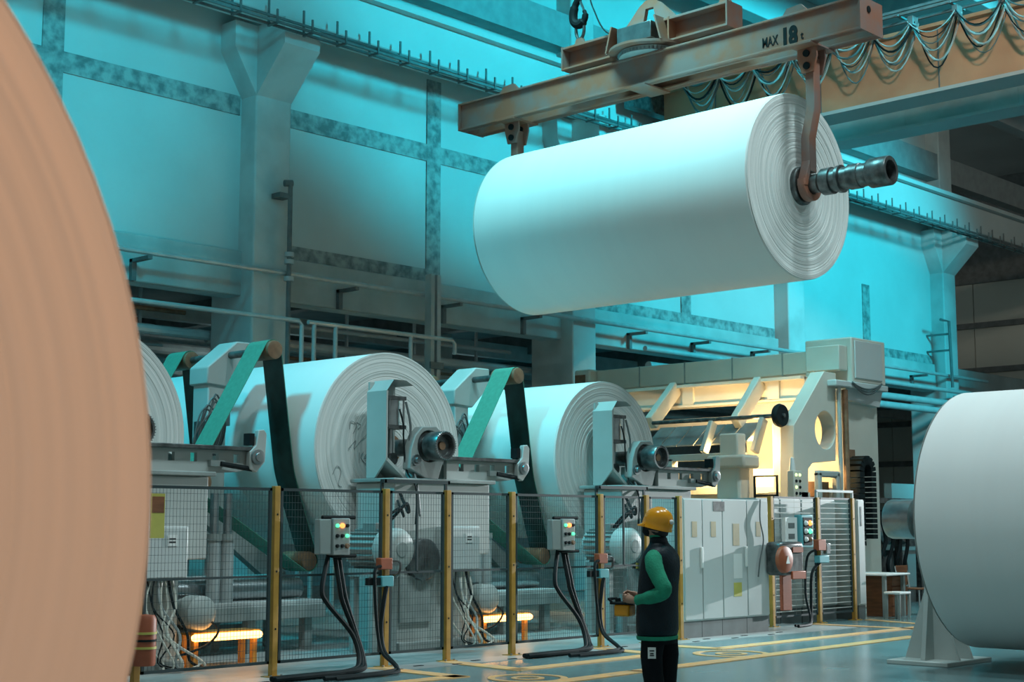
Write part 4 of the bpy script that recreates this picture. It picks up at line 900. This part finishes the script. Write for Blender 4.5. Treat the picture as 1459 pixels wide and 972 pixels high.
# ================================================================== WINDER
WY = 15.0
w = thing('winder', 'large cream winder frame with a round window, lit warm from inside', 'machine', (25.0, 18, 0))
Q = lambda x, y, Y=WY: (at(x, y, Y=Y).x, at(x, y, Y=Y).z)
hc = Q(1176, 613)
build('side_frame', plate_with_hole([Q(1131, 716), Q(1131, 606), Q(1174, 529), Q(1191, 532), Q(1191, 657), Q(1158, 660), Q(1152, 668), Q(1152, 716)], hc, 0.36, WY, WY + 0.30), M_CREAM, w, bev=0.012)
m = mb()
for i in range(9):
    for j in range(5): m.lathe((hc[0] - 0.30 + 0.12 * j, WY + 0.36, hc[1] - 0.36 + 0.09 * i), [(0.0, 0.0), (0.04, 0.0), (0.04, 0.25), (0.0, 0.25)], 8)
o = build('reel_stack', m, M_STEELD, w); o['kind'] = 'stuff'
build('frame_leg', mb().box(Q(1131, 700)[0], Q(1131, 700)[0] + 0.55, WY, WY + 0.55, 0, 2.2), M_CREAM, w)
build('frame_leg', mb().box(Q(1188, 700)[0], Q(1188, 700)[0] + 0.5, WY + .1, WY + 0.65, 0, 2.3), M_CREAM, w)
# arch and drive box under the frame
x0, z1 = Q(1159, 672); x1 = Q(1190, 690)[0]
build('arch', mb().box(x0, x0 + 0.12, WY - 0.12, WY, 1.6, z1).box(x1 - 0.12, x1, WY - 0.12, WY, 1.6, z1).box(x0, x1, WY - 0.12, WY, z1 - 0.1, z1 + 0.02), M_GREY, w, bev=0.03)
build('drive_box', mb().box(x0 + 0.15, x1 - 0.15, WY + 0.05, WY + 0.5, z1 - 0.5, z1 - 0.18), M_BRASS, w)
# right body and its top cabinet
bx0, bz1 = Q(1202, 553, 15.1); bx1 = Q(1249, 553, 15.1)[0]
bd_ = build('end_body', mb().box(bx0, bx1, 15.1, 17.4, 0, bz1), M_CREAM, w, bev=0.02)
build('body_slot', mb().box(Q(1213, 650)[0], Q(1224, 650)[0], 15.085, 15.1, Q(1213, 668)[1], Q(1213, 640)[1]), M_BRASS, bd_)
tx0, tz0 = Q(1205, 545); tx1, tz1 = Q(1251, 489)
build('top_cabinet', mb().box(tx0, tx1, WY - 0.15, WY + 0.9, tz0, tz1), M_CREAM, w, bev=0.03)
build('top_cabinet_lid', mb().box(tx0 + 0.08, tx1 - 0.18, WY - 0.18, WY - 0.15, tz0 + 0.08, tz1 - 0.06), M_CAB, w, bev=0.02)
build('corner_post', mb().box(Q(1192, 500)[0], tx0, WY - 0.05, WY + 0.7, Q(1192, 527)[1], Q(1192, 491)[1]), M_CREAM, w, bev=0.02)
build('trunking', mb().box(Q(1178, 530)[0], tx1, WY - 0.2, WY, tz0 - 0.12, tz0), M_CAB, w, bev=0.02)
build('cabinet_skirt', mb().prism([(tx0 - .1, tz0 - 0.12), (tx1, tz0 - 0.12), (tx1 - 0.12, tz0 - 0.42), (tx0 - .1, tz0 - 0.34)], 'Y', WY - 0.06, WY + 0.6), M_CAB, w)
build('service_pipe', mb().tube([(Q(1197, 560)[0], WY - 0.1, Q(1197, 556)[1]), (Q(1197, 560)[0], WY - 0.1, 1.7)], 0.06, 10), M_BRASS, w)
build('service_pipe', mb().tube([(Q(1190, 560)[0], WY - 0.08, Q(1190, 545)[1]), (Q(1190, 560)[0], WY - 0.08, 1.9)], 0.04, 8), M_GREY, w)
for k in range(3): build('slung_cable', mb().tube(hang((Q(1200, 540)[0], WY - 0.22, tz0 - 0.02), (Q(1242, 540)[0], WY - 0.22, tz0 + 0.02), 0.12 + 0.05 * k, 10), 0.018, 6), M_CABLE, w)
# cable chain: inverted U of links
cxm, czm = Q(1227, 672, 14.9); pth = [(cxm - 0.22, 1.2 + 0.1 * i) for i in range(int((czm - 1.2) / 0.1))] + arc((cxm, czm), 0.22, 180, 0, 8) + [(cxm + 0.22, czm - 0.1 * i) for i in range(1, int((czm - 1.2) / 0.1))]
ch = thing('cable_chain', 'black drag chain hanging in an upside-down loop beside the winder body', 'cable chain', (cxm, 14.9, 0))
lk = None
for i in range(len(pth) - 1):
    a, b = Vector((pth[i][0], 14.9, pth[i][1])), Vector((pth[i + 1][0], 14.9, pth[i + 1][1]))
    build('link', mb().bar(a.lerp(b, 0.08), a.lerp(b, 0.92), 0.30, 0.17, (b - a).cross(Vector((0, 1, 0)))), M_BLACK, ch)
# long beams towards the back
XA = at(1190, 497, Y=15.3).x; za1 = at(1190, 497, Y=15.3).z; za0 = at(1190, 529, Y=15.3).z; yA = at(850, 523, X=XA).y
ba = build('top_beam', mb().box(XA, XA + 0.7, 15.3, yA, za0, za1), M_CREAM, w, bev=0.02)
for y in (15.3 + (yA - 15.3) * k / 5 for k in range(1, 5)): build('beam_seam', mb().box(XA - 0.012, XA + 0.72, y - 0.015, y + 0.015, za0 - 0.01, za1 + 0.012), M_GREYD, ba)
yB = at(828, 523, X=XA).y
eb = build('beam_head', mb().box(XA - 0.25, XA + 0.8, yA, yB, za0 - 0.3, za1 + 0.02), M_CREAM, w, bev=0.05)
build('beam_window', mb().box(XA - 0.262, XA - 0.25, yA + 0.12, yA + 0.42, za0 - 0.05, za1 - 0.1), M_BRASS, eb)
XB = at(1146, 536, Y=15.4).x; zb1 = at(1146, 536, Y=15.4).z; zb0 = at(1140, 569, Y=15.4).z
build('front_beam', mb().box(XB, XB + 0.06, 15.4, yB, zb0, zb1).box(XB - 0.14, XB + 0.3, 15.4, yB, zb1 - 0.06, zb1).box(XB - 0.06, XB + 0.3, 15.4, yB, zb0, zb0 + 0.05), M_CREAM, w, bev=0.006)
build('rear_beam', mb().box(XB + 0.9, XB + 1.1, 15.4, yB, zb0 - 0.35, zb0 - 0.15), M_CREAM, w)
# struts from the beam down to the deck
XD = XB - 0.9
for (xa, ya, xb, yb) in ((963, 553, 930, 603), (1083, 545, 1048, 604)):
    a = at(xa, ya, X=XB - 0.05); b = at(xb, yb, X=XD); b.y = a.y
    build('strut', mb().bar(a, b, 0.30, 0.16, (0, 1, 0)), M_CREAM, w, bev=0.02)
    build('strut_foot', mb().cbox(a + Vector((0.02, -0.3, -0.15)), 0.06, 0.26, 0.42), M_CREAM, w)
a, b = at(930, 603, X=XD - .3), at(1118, 588, X=XD - .3); b.z = a.z
build('guide_rod', mb().cyl(a, b, 0.04, 10), M_STEELD, w)
build('guide_wheel', mb().lathe((b.x, b.y + 0.1, b.z), [(0.0, -0.06), (0.2, -0.06), (0.22, 0.0), (0.2, 0.06), (0.0, 0.06)], 24), M_BLACK, w)
a = at(932, 624, X=XD); b = at(1076, 612, X=XD); b.z = a.z
for k in range(6):
    y0 = a.y + (b.y - a.y) * k / 6; y1 = a.y + (b.y - a.y) * (k + 1) / 6
    build('deck_plate', mb().prism([(XD - 0.32, a.z - 0.22), (XD + 0.2, a.z + 0.18), (XD + 0.2, a.z + 0.21), (XD - 0.32, a.z - 0.19)], 'Y', min(y0, y1) + 0.01, max(y0, y1) - 0.01), M_DARKST, w)
XE = XD - 0.55
lp_ = [at(x, y, X=XE) for x, y in ((925, 655), (1062, 648))]; zl = lp_[0].z
build('lower_beam', mb().box(XE - 0.08, XE + 0.08, lp_[1].y, lp_[0].y, zl - 0.06, zl + 0.07), M_GREY, w, bev=0.01)
for (xa, ya, xb, yb) in ((1016, 602, 990, 646), (1088, 597, 1060, 645)):
    a = at(xa, ya, X=XD - .3); b = at(xb, yb, X=XE); b.y = a.y + 0.05
    build('tilt_arm', mb().bar(a, b, 0.18, 0.10, (0, 1, 0)), M_GREY, w, bev=0.015)
a = at(1044, 643, X=XE - 0.45)
pc = build('pedestal_column', mb().box(a.x - 0.18, a.x + 0.18, a.y - 0.26, a.y + 0.26, 0.0, a.z - 0.15), M_CREAM, w, bev=0.05)
build('pedestal_cap', mb().box(a.x - 0.26, a.x + 0.26, a.y - 0.42, a.y + 0.42, a.z - 0.32, a.z - 0.08), M_CREAM, w, bev=0.05)
build('pedestal_neck', mb().box(a.x - 0.14, a.x + 0.14, a.y - 0.2, a.y + 0.2, a.z - 0.1, a.z + 0.32), M_CREAM, w, bev=0.03)
zz = at(1100, 645, X=XD + .5); 
build('cross_panel', mb().box(XD + 0.6, XD + 0.7, 15.4, yB, 1.6, zz.z - 0.3), M_CREAM, w)
build('cross_rail', mb().box(XD + 0.45, XD + 0.6, 15.4, yB, 2.2, 2.32), M_GREY, w)
for (x, y) in ((1112, 603), (1123, 600)):
    a = at(x, y, X=XD + .15)
    build('guide_column', mb().box(a.x - 0.11, a.x + 0.11, a.y - 0.12, a.y + 0.12, 0, a.z), M_CREAM, w, bev=0.02)
a = at(1062, 648, X=XE); build('post', mb().box(a.x - 0.08, a.x + 0.1, a.y - 0.1, a.y + 0.1, 0, a.z), M_GREY, w)
a = at(955, 655, X=XE); build('post', mb().box(a.x - 0.08, a.x + 0.1, a.y - 0.1, a.y + 0.1, 0, a.z), M_GREY, w)
p0, p1_ = at(1075, 679, X=XE - .3), at(1107, 679, X=XE - .3)
build('hand_rail', mb().tube([(p0.x, p0.y, p0.z - .7), (p0.x, p0.y, p0.z), (p0.x, p1_.y, p0.z), (p0.x, p1_.y, p0.z - .7)], 0.025, 8).tube([(p0.x, p0.y, p0.z - .35), (p0.x, p1_.y, p0.z - .35)], 0.02, 8), M_BLACK, w)
# warm work lamps inside the winder
for k, (x, y, ln, lab) in enumerate(((1014, 627, 0.5, 'warm glowing tube lamp under the deck plates of the winder, away from its guide columns'), (1064, 624, 0.4, 'warm glowing tube lamp under the deck plates of the winder, near its guide columns'))):
    a = at(x, y, X=XD - 0.1); a.z -= 0.03
    t = thing('work_lamp', lab, 'lamp', a)
    build('tube', mb().cyl((a.x, a.y - ln / 2, a.z), (a.x, a.y + ln / 2, a.z), 0.03, 10), M_GLOWY, t)
    build('reflector', mb().box(a.x - 0.05, a.x + 0.05, a.y - ln / 2, a.y + ln / 2, a.z + 0.035, a.z + 0.06), M_WHITE, t)
    l = bpy.data.lights.new('work_lamp_glow', 'POINT'); l.energy = (240, 240)[k]; l.color = (1.0, 0.60, 0.24); l.shadow_soft_size = 0.15
    o = bpy.data.objects.new('work_lamp_glow', l); COL.objects.link(o); o.location = a + Vector((-0.05, 0, -0.12))
# button panel with a beacon
c = at(1137, 692, Y=14.7)
t = thing('button_panel', 'cream button panel with two rows of small lit buttons before the winder frame', 'control box', (c.x, 14.7, 0))
build('box', mb().box(c.x - 0.13, c.x + 0.13, 14.7, 14.85, 1.75, c.z + 0.27), M_CREAM, t, bev=0.015)
for k in range(10):
    build('button', mb().lathe((c.x - 0.06 + 0.12 * (k % 2), 14.7, c.z + 0.19 - 0.11 * (k // 2)), [(0.0, -0.03), (0.025, -0.02), (0.03, 0.0)], 10), M_LEDY if k in (0, 1, 4) else M_BLACK, t)
build('beacon', mb().lathe((c.x - 0.05, 14.78, c.z + 0.27), [(0.0, 0.0), (0.06, 0.0), (0.05, 0.12), (0.035, 0.22), (0.0, 0.25)], 16, 'Z'), M_WHITE, t)
build('stand_post', mb().box(c.x - 0.05, c.x + 0.05, 14.73, 14.83, 0, 1.75), M_GREYD, t)

# ================================================================== THINGS BEYOND THE FENCE ON THE RIGHT
g = at(1258, 878, Z=0)
t = thing('side_table', 'small round-edged white table in front of dark machinery', 'table', (g.x, g.y, 0))
zt = at(1258, 816, Y=g.y).z
build('table_top', mb().box(g.x - 0.55, g.x + 0.3, g.y - 0.4, g.y + 0.4, zt - 0.04, zt), M_WHITE, t, bev=0.015)
for dx in (-0.45, 0.2):
    for dy in (-0.3, 0.3): build('leg', mb().box(g.x + dx - 0.03, g.x + dx + 0.03, g.y + dy - 0.03, g.y + dy + 0.03, 0, zt - 0.04), M_GREYD, t)
t = thing('wooden_crate', 'reddish brown wooden box standing under the white table', 'box', (g.x, g.y, 0))
for k in range(4): build('board', mb().box(g.x - 0.12, g.x + 0.42, g.y - 0.27, g.y - 0.24, 0.02 + k * (zt - 0.07) / 4, k * (zt - 0.07) / 4 + (zt - 0.07) / 4), M_WOOD, t)
build('carcass', mb().box(g.x - 0.12, g.x + 0.42, g.y - 0.24, g.y + 0.25, 0, zt - 0.05), M_WOOD, t)
t = thing('stool', 'grey step stool beside the wooden box', 'stool', (g.x - 0.5, g.y - 0.5, 0))
build('seat', mb().box(g.x - 0.75, g.x - 0.35, g.y - 0.75, g.y - 0.45, 0.42, 0.46), M_WHITE, t, bev=0.01)
for dx in (-0.72, -0.38):
    for dy in (-0.72, -0.48): build('leg', mb().bar((g.x + dx, g.y + dy, 0), (g.x + dx * 0.98, g.y + dy, 0.42), 0.04, 0.04), M_GREYD, t)
g = at(1304, 876, Z=0); hx_ = g.x
t = thing('chair', 'tubular steel chair with a brown wooden seat and back', 'chair', (g.x, g.y, 0))
m_ = M_PIPE
for sx in (-0.2, 0.2):
    build('leg', mb().cyl((g.x + sx, g.y - 0.2, 0), (g.x + sx, g.y - 0.2, 0.46), 0.014, 8), m_, t)
    build('leg', mb().tube([(g.x + sx, g.y + 0.2, 0), (g.x + sx, g.y + 0.2, 0.46), (g.x + sx, g.y + 0.26, 0.86)], 0.014, 8), m_, t)
build('seat', mb().box(g.x - 0.22, g.x + 0.22, g.y - 0.24, g.y + 0.2, 0.45, 0.475), M_WOOD, t, bev=0.008)
build('backrest', mb().box(g.x - 0.21, g.x + 0.21, g.y + 0.235, g.y + 0.255, 0.68, 0.87), M_WOOD, t, bev=0.008)
c = at(1270, 775, Y=15.5)
t = thing('pump_skid', 'dark cluttered pump machinery standing behind the white table', 'machine', (c.x, 16, 0))
build('skid', mb().box(c.x - 1.0, c.x + 1.4, 15.6, 16.9, 0, 0.3), M_CABD, t)
for k, (dx, z, r) in enumerate(((-0.4, 0.75, 0.42), (0.55, 0.7, 0.38), (0.1, 1.5, 0.3), (0.8, 1.45, 0.26))):
    build('pump_drum', mb().lathe((c.x + dx, 15.6, z), [(0.0, 0), (r * .8, 0), (r, 0.06), (r, 1.0), (r * .8, 1.06), (0, 1.06)], 24), (M_STEELD, M_CABD, M_STEEL, M_STEELD)[k], t)
for x in (-0.7, 0.3, 1.2): build('upright', mb().box(c.x + x - 0.06, c.x + x + 0.06, 15.45, 15.57, 0, 2.1), M_STEELD, t)
build('top_rail', mb().box(c.x - 0.9, c.x + 1.4, 15.45, 15.6, 2.05, 2.15), M_STEELD, t)
for k in range(4): build('hose', mb().tube(spline([(c.x - 0.5 + .3 * k, 15.5, 1.9), (c.x - 0.4 + .3 * k, 15.4, 1.3), (c.x - 0.7 + .35 * k, 15.4, 0.8), (c.x - .3 + .3 * k, 15.5, 0.4)], 5), 0.04, 8), M_BLACK, t)
a = at(1300, 800, Y=18)
t = thing('grey_booth', 'pale grey booth wall with a window behind the chair', 'booth', (a.x + 1, 18, 0))
build('panel', mb().box(a.x - 0.9, a.x + 3, 18, 18.2, 0, 2.6), M_CAB, t); build('window', mb().box(a.x - 0.6, a.x + 0.6, 17.97, 18.0, 1.1, 2.0), M_STEELD, t); build('sill', mb().box(a.x - 0.7, a.x + 0.7, 17.9, 18.0, 1.0, 1.08), M_CAB, t)

# ================================================================== WORKER
G = at(941, 1021, Z=0)
TH = math.radians(28)
fdir = -RT * math.cos(TH) + FH * math.sin(TH); ldir = Vector((0, 0, 1)).cross(fdir)
def L(f, l, z): return G + fdir * f + ldir * l + Vector((0, 0, z))
pe = thing('person', 'worker in orange helmet, navy vest and green sleeves holding a remote, looking up', 'person', G)
def loft(rows, n=24, p=2.3):
    m = mb(); rr = []
    for (f, l, z, rf, rl) in rows:
        ring = []
        for k in range(n):
            t_ = 2 * math.pi * k / n; ct, s_ = math.cos(t_), math.sin(t_)
            a = math.copysign(abs(ct) ** (2 / p), ct) * rf; b = math.copysign(abs(s_) ** (2 / p), s_) * rl
            ring.append(L(f + a, l + b, z))
        rr.append(ring)
    return m.rings(rr)
# --- continuous body grown with a skin modifier
V = []; E_ = []; RAD = []
def jv(p, r, parent=None):
    V.append(L(*p)); RAD.append(r); i = len(V) - 1
    if parent is not None: E_.append((parent, i))
    return i
pel = jv((0, 0, 0.92), 0.12)
sp1 = jv((0.0, 0, 1.08), 0.115, pel); sp2 = jv((-0.01, 0, 1.25), 0.125, sp1); che = jv((-0.02, 0, 1.34), 0.10, sp2)
nk = jv((0.0, 0, 1.42), 0.055, che); nk2 = jv((0.01, 0, 1.48), 0.055, nk); hd = jv((0.02, 0, 1.545), 0.088, nk2); hd2 = jv((0.02, 0, 1.60), 0.092, hd); hd3 = jv((0.01, 0, 1.66), 0.06, hd2)
nose = jv((0.125, 0, 1.575), 0.012, hd); ch_ = jv((0.09, 0, 1.50), 0.03, hd)
for s_ in (1, -1): jv((0.0, s_ * 0.10, 1.565), 0.016, hd)
SH = {}
for s_, el, wr, pa in ((1, (-0.16, 0.255, 1.06), (0.16, 0.13, 0.955), (0.235, 0.085, 0.96)), (-1, (0.02, -0.20, 1.07), (0.20, -0.12, 0.98), (0.27, -0.075, 0.985))):
    a = jv((-0.03, s_ * 0.15, 1.315), 0.05, che); b = jv(el, 0.045, a); c_ = jv(wr, 0.028, b); d = jv(pa, 0.040, c_)
    SH[s_] = (wr, pa)
    for k in range(4):
        u = (k - 1.5) * 0.020
        k1 = jv((pa[0] + 0.045, pa[1] - s_ * 0.012 + 0.0, pa[2] + 0.012 - u * 0.9), 0.0105, d)
        k2 = jv((pa[0] + 0.075 - abs(u) * .3, pa[1] - s_ * 0.035, pa[2] - 0.002 - u), 0.010, k1)
        jv((pa[0] + 0.070 - abs(u) * .3, pa[1] - s_ * 0.058, pa[2] - 0.014 - u), 0.008, k2)
    t1 = jv((pa[0] + 0.005, pa[1] - s_ * 0.03, pa[2] + 0.032), 0.011, d); jv((pa[0] + 0.04, pa[1] - s_ * 0.045, pa[2] + 0.045), 0.009, t1)
for s_ in (1, -1):
    a = jv((0, s_ * 0.10, 0.86), 0.085, pel); b = jv((0.02 * s_, s_ * 0.11, 0.47), 0.055, a); c_ = jv((-0.02, s_ * 0.115, 0.10), 0.04, b); d = jv((0.02, s_ * 0.12, 0.05), 0.04, c_); jv((0.15, s_ * 0.13, 0.035), 0.03, d)
me = bpy.data.meshes.new('body'); me.from_pydata([v - G for v in V], E_, []); me.materials.append(M_SKIN)
bo = bpy.data.objects.new('body', me); COL.objects.link(bo); bo.parent = pe
sk = bo.modifiers.new('skin', 'SKIN'); sk.use_smooth_shade = True
for i, sv in enumerate(me.skin_vertices[0].data):
    sv.radius = (RAD[i], RAD[i]); sv.use_root = (i == 0)
ss = bo.modifiers.new('sub', 'SUBSURF'); ss.levels = 2; ss.render_levels = 2
# --- clothes
vest = build('vest', loft([(0.02, 0, 0.655, 0.150, 0.205), (0.02, 0, 0.67, 0.165, 0.222), (0.02, 0, 0.80, 0.165, 0.218), (0.015, 0, 0.95, 0.162, 0.208), (0.005, 0, 1.08, 0.158, 0.205), (-0.01, 0, 1.20, 0.158, 0.208), (-0.02, 0, 1.29, 0.150, 0.215), (-0.02, 0, 1.355, 0.128, 0.205), (-0.015, 0, 1.40, 0.098, 0.155), (-0.005, 0, 1.43, 0.072, 0.085), (0.0, 0, 1.485, 0.072, 0.078), (0.0, 0, 1.49, 0.060, 0.066)]), M_VEST, pe, smooth=60)
for sd in (vest,):
    s2 = sd.modifiers.new('sub', 'SUBSURF'); s2.levels = 1; s2.render_levels = 1
build('sweater_hem', loft([(0.02, 0, 0.632, 0.150, 0.205), (0.02, 0, 0.64, 0.158, 0.214), (0.02, 0, 0.665, 0.160, 0.216)]), M_SLEEVE, pe, smooth=60)
build('collar', loft([(0.008, 0, 1.44, 0.062, 0.072), (0.012, 0, 1.500, 0.064, 0.066), (0.012, 0, 1.502, 0.055, 0.057)]), M_SLEEVE, pe, smooth=60)
for s_, pts in ((1, [(-0.02, 0.130, 1.325), (-0.03, 0.180, 1.305), (-0.055, 0.222, 1.235), (-0.11, 0.25, 1.14), (-0.155, 0.26, 1.065), (-0.13, 0.25, 1.03), (-0.05, 0.215, 1.00), (0.05, 0.175, 0.975), (0.125, 0.145, 0.96), (0.14, 0.14, 0.957)]),
                (-1, [(-0.02, -0.130, 1.355), (-0.02, -0.165, 1.32), (-0.01, -0.185, 1.24), (0.0, -0.20, 1.13), (0.02, -0.205, 1.07), (0.05, -0.20, 1.04), (0.08, -0.185, 1.015), (0.09, -0.165, 0.995), (0.16, -0.135, 0.985), (0.175, -0.13, 0.983)])):
    rads = [0.06, 0.074, 0.074, 0.066, 0.064, 0.064, 0.060, 0.053, 0.046, 0.044]
    P_ = spline([L(*p) for p in pts], 3); R_ = []
    for i in range(len(P_)):
        u = i / 3; j = min(int(u), len(rads) - 2); R_.append((rads[j] + (rads[j + 1] - rads[j]) * (u - j)) * (1 + 0.02 * math.sin(i * 2.3)))
    build('sleeve', mb().tube(P_, R_, 16), M_SLEEVE, pe, smooth=70)
m = loft([(0.0, 0, 0.60, 0.13, 0.175), (0.0, 0, 0.80, 0.14, 0.185), (0.0, 0, 0.95, 0.135, 0.175)])
for s_ in (1, -1):
    f0 = 0.03 * s_
    m.tube([L(0, s_ * 0.085, 0.86), L(f0 * .3, s_ * 0.098, 0.70), L(f0, s_ * 0.108, 0.50), L(f0 * .6, s_ * 0.112, 0.36), L(-0.01, s_ * 0.115, 0.20), L(-0.015, s_ * 0.115, 0.08)], [0.10, 0.104, 0.092, 0.086, 0.080, 0.076], 18)
build('trousers', m, M_TROUS, pe, smooth=70)
for s_ in (1, -1):
    build('boot', mb().rings([[L(0.02 + a * (1 if a > 0 else .8), s_ * 0.118 + b, z) for a, b in ((0.0 + r1 * math.cos(q), r2 * math.sin(q)) for q in (2 * math.pi * k / 18 for k in range(18)))] for z, r1, r2 in ((0.0, 0.165, 0.052), (0.03, 0.17, 0.055), (0.06, 0.155, 0.052), (0.09, 0.10, 0.05), (0.14, 0.07, 0.048))]), M_BLACK, pe, smooth=60)
# white patch on the trouser leg, small mark on the chest
pc_ = L(-0.015, 0.205, 0.535); n_ = (ldir * 0.85 - fdir * 0.4).normalized(); u_ = Vector((0, 0, 1)).cross(n_)
build('trouser_patch', mb().bar(pc_ - Vector((0, 0, 0.045)), pc_ + Vector((0, 0, 0.045)), 0.066, 0.012, n_), M_WHITE, pe)
for dz, w_ in ((0.018, 0.04), (-0.005, 0.03), (-0.02, 0.036)): 
    q = pc_ + n_ * 0.007 + Vector((0, 0, dz)); build('patch_print', mb().bar(q - u_ * w_ / 2, q + u_ * w_ / 2, 0.009, 0.004, n_), M_TROUS, pe)
for dz in (0, -0.03): build('chest_badge', mb().cbox(L(0.145, 0.115, 1.26 + dz), 0.02, 0.02, 0.018), M_SIGNY, pe)
# head: hair, mask, ear strap, helmet tilted back
HT = Matrix.Rotation(math.radians(-14), 4, ldir)   # looking up
hcen = L(0.01, 0, 1.60)
def HD(f, l, z): return hcen + (HT @ (fdir * f + ldir * l + Vector((0, 0, z))))
def dome(rows, n=28):
    return mb().rings([[HD(f + rf * math.cos(t_), rl * math.sin(t_), z) for t_ in (2 * math.pi * k / n for k in range(n))] for f, z, rf, rl in rows])
build('hair', dome([(-0.035, -0.10, 0.06, 0.055), (-0.03, -0.075, 0.085, 0.078), (-0.02, -0.03, 0.095, 0.088), (-0.01, 0.02, 0.10, 0.09), (0, 0.06, 0.08, 0.075)]), M_HAIR, pe, smooth=60)
build('face_mask', dome([(0.055, -0.125, 0.03, 0.04), (0.055, -0.10, 0.055, 0.062), (0.05, -0.06, 0.066, 0.072), (0.05, -0.02, 0.055, 0.066)]), M_BLACK, pe, smooth=60)
hl = build('helmet', dome([(0.000, -0.045, 0.142, 0.122), (0.000, -0.034, 0.142, 0.122), (-0.005, -0.026, 0.132, 0.114), (-0.006, 0.01, 0.131, 0.113), (-0.008, 0.05, 0.126, 0.108), (-0.010, 0.085, 0.112, 0.095), (-0.012, 0.11, 0.090, 0.076), (-0.014, 0.127, 0.060, 0.050), (-0.015, 0.135, 0.030, 0.024), (-0.015, 0.137, 0.004, 0.003)]), M_HELM, pe, smooth=60)
build('helmet_brim', mb().rings([[HD(0.05 + (0.115 + o) * math.cos(t_), 0.112 * math.sin(t_), z - 0.05 - 0.015 * max(0, math.cos(t_))) for t_ in (math.radians(-80 + 160 * k / 20) for k in range(21))] for o, z in ((-0.03, 0.03), (0.0, 0.016), (0.0, 0.006), (-0.03, 0.012))], closed=True, cap=False), M_HELM, hl, smooth=60)
for l in (-0.045, 0.0, 0.045):
    build('helmet_ridge', mb().tube([HD(-0.012 + 0.128 * math.cos(a_) * (1 - abs(l) * 2.2), l, -0.005 + (0.140 - abs(l) * .35) * math.sin(a_)) for a_ in (math.pi * i / 14 for i in range(1, 14))], 0.010, 8), M_HELM, hl)
build('head_lamp', mb().lathe((0, 0, 0), [(0.0, 0.0), (0.018, 0.0), (0.018, 0.02), (0.0, 0.026)], 12).__class__().ball(HD(-0.137, 0.03, 0.045), 0.02, 0.02, 0.02), M_WHITE, hl)
build('mask_strap', mb().tube([HD(-0.10, 0.05, -0.03), HD(-0.08, 0.085, -0.045), HD(-0.02, 0.098, -0.05), HD(0.06, 0.08, -0.06)], 0.008, 6), M_HAIR, pe)

# remote control held in both hands
rc = thing('remote_control', 'orange and black crane remote control held in the hands of the worker', 'remote control', L(0.33, 0.0, 0.83))
def lbox(f0, f1, l0, l1, z0, z1):
    m = mb(); return m.add([L(f, l, z) for z in (z0, z1) for l in (l0, l1) for f in (f0, f1)], [(0, 2, 3, 1), (4, 5, 7, 6), (0, 1, 5, 4), (2, 6, 7, 3), (0, 4, 6, 2), (1, 3, 7, 5)])
build('case', lbox(0.245, 0.385, -0.075, 0.075, 0.815, 0.915), M_HELM, rc, bev=0.015)
build('top_panel', lbox(0.235, 0.42, -0.085, 0.085, 0.915, 0.936), M_BLACK, rc, bev=0.008)
for l in (-0.03, 0.0, 0.03):
    build('joystick', mb().cyl(L(0.375, l, 0.935), L(0.38, l, 0.965), 0.012, 10), M_BLACK, rc)
build('guard_bar', mb().tube([L(0.40, -0.075, 0.935), L(0.43, -0.075, 0.96), L(0.43, 0.075, 0.96), L(0.40, 0.075, 0.935)], 0.012, 8), M_BLACK, rc)
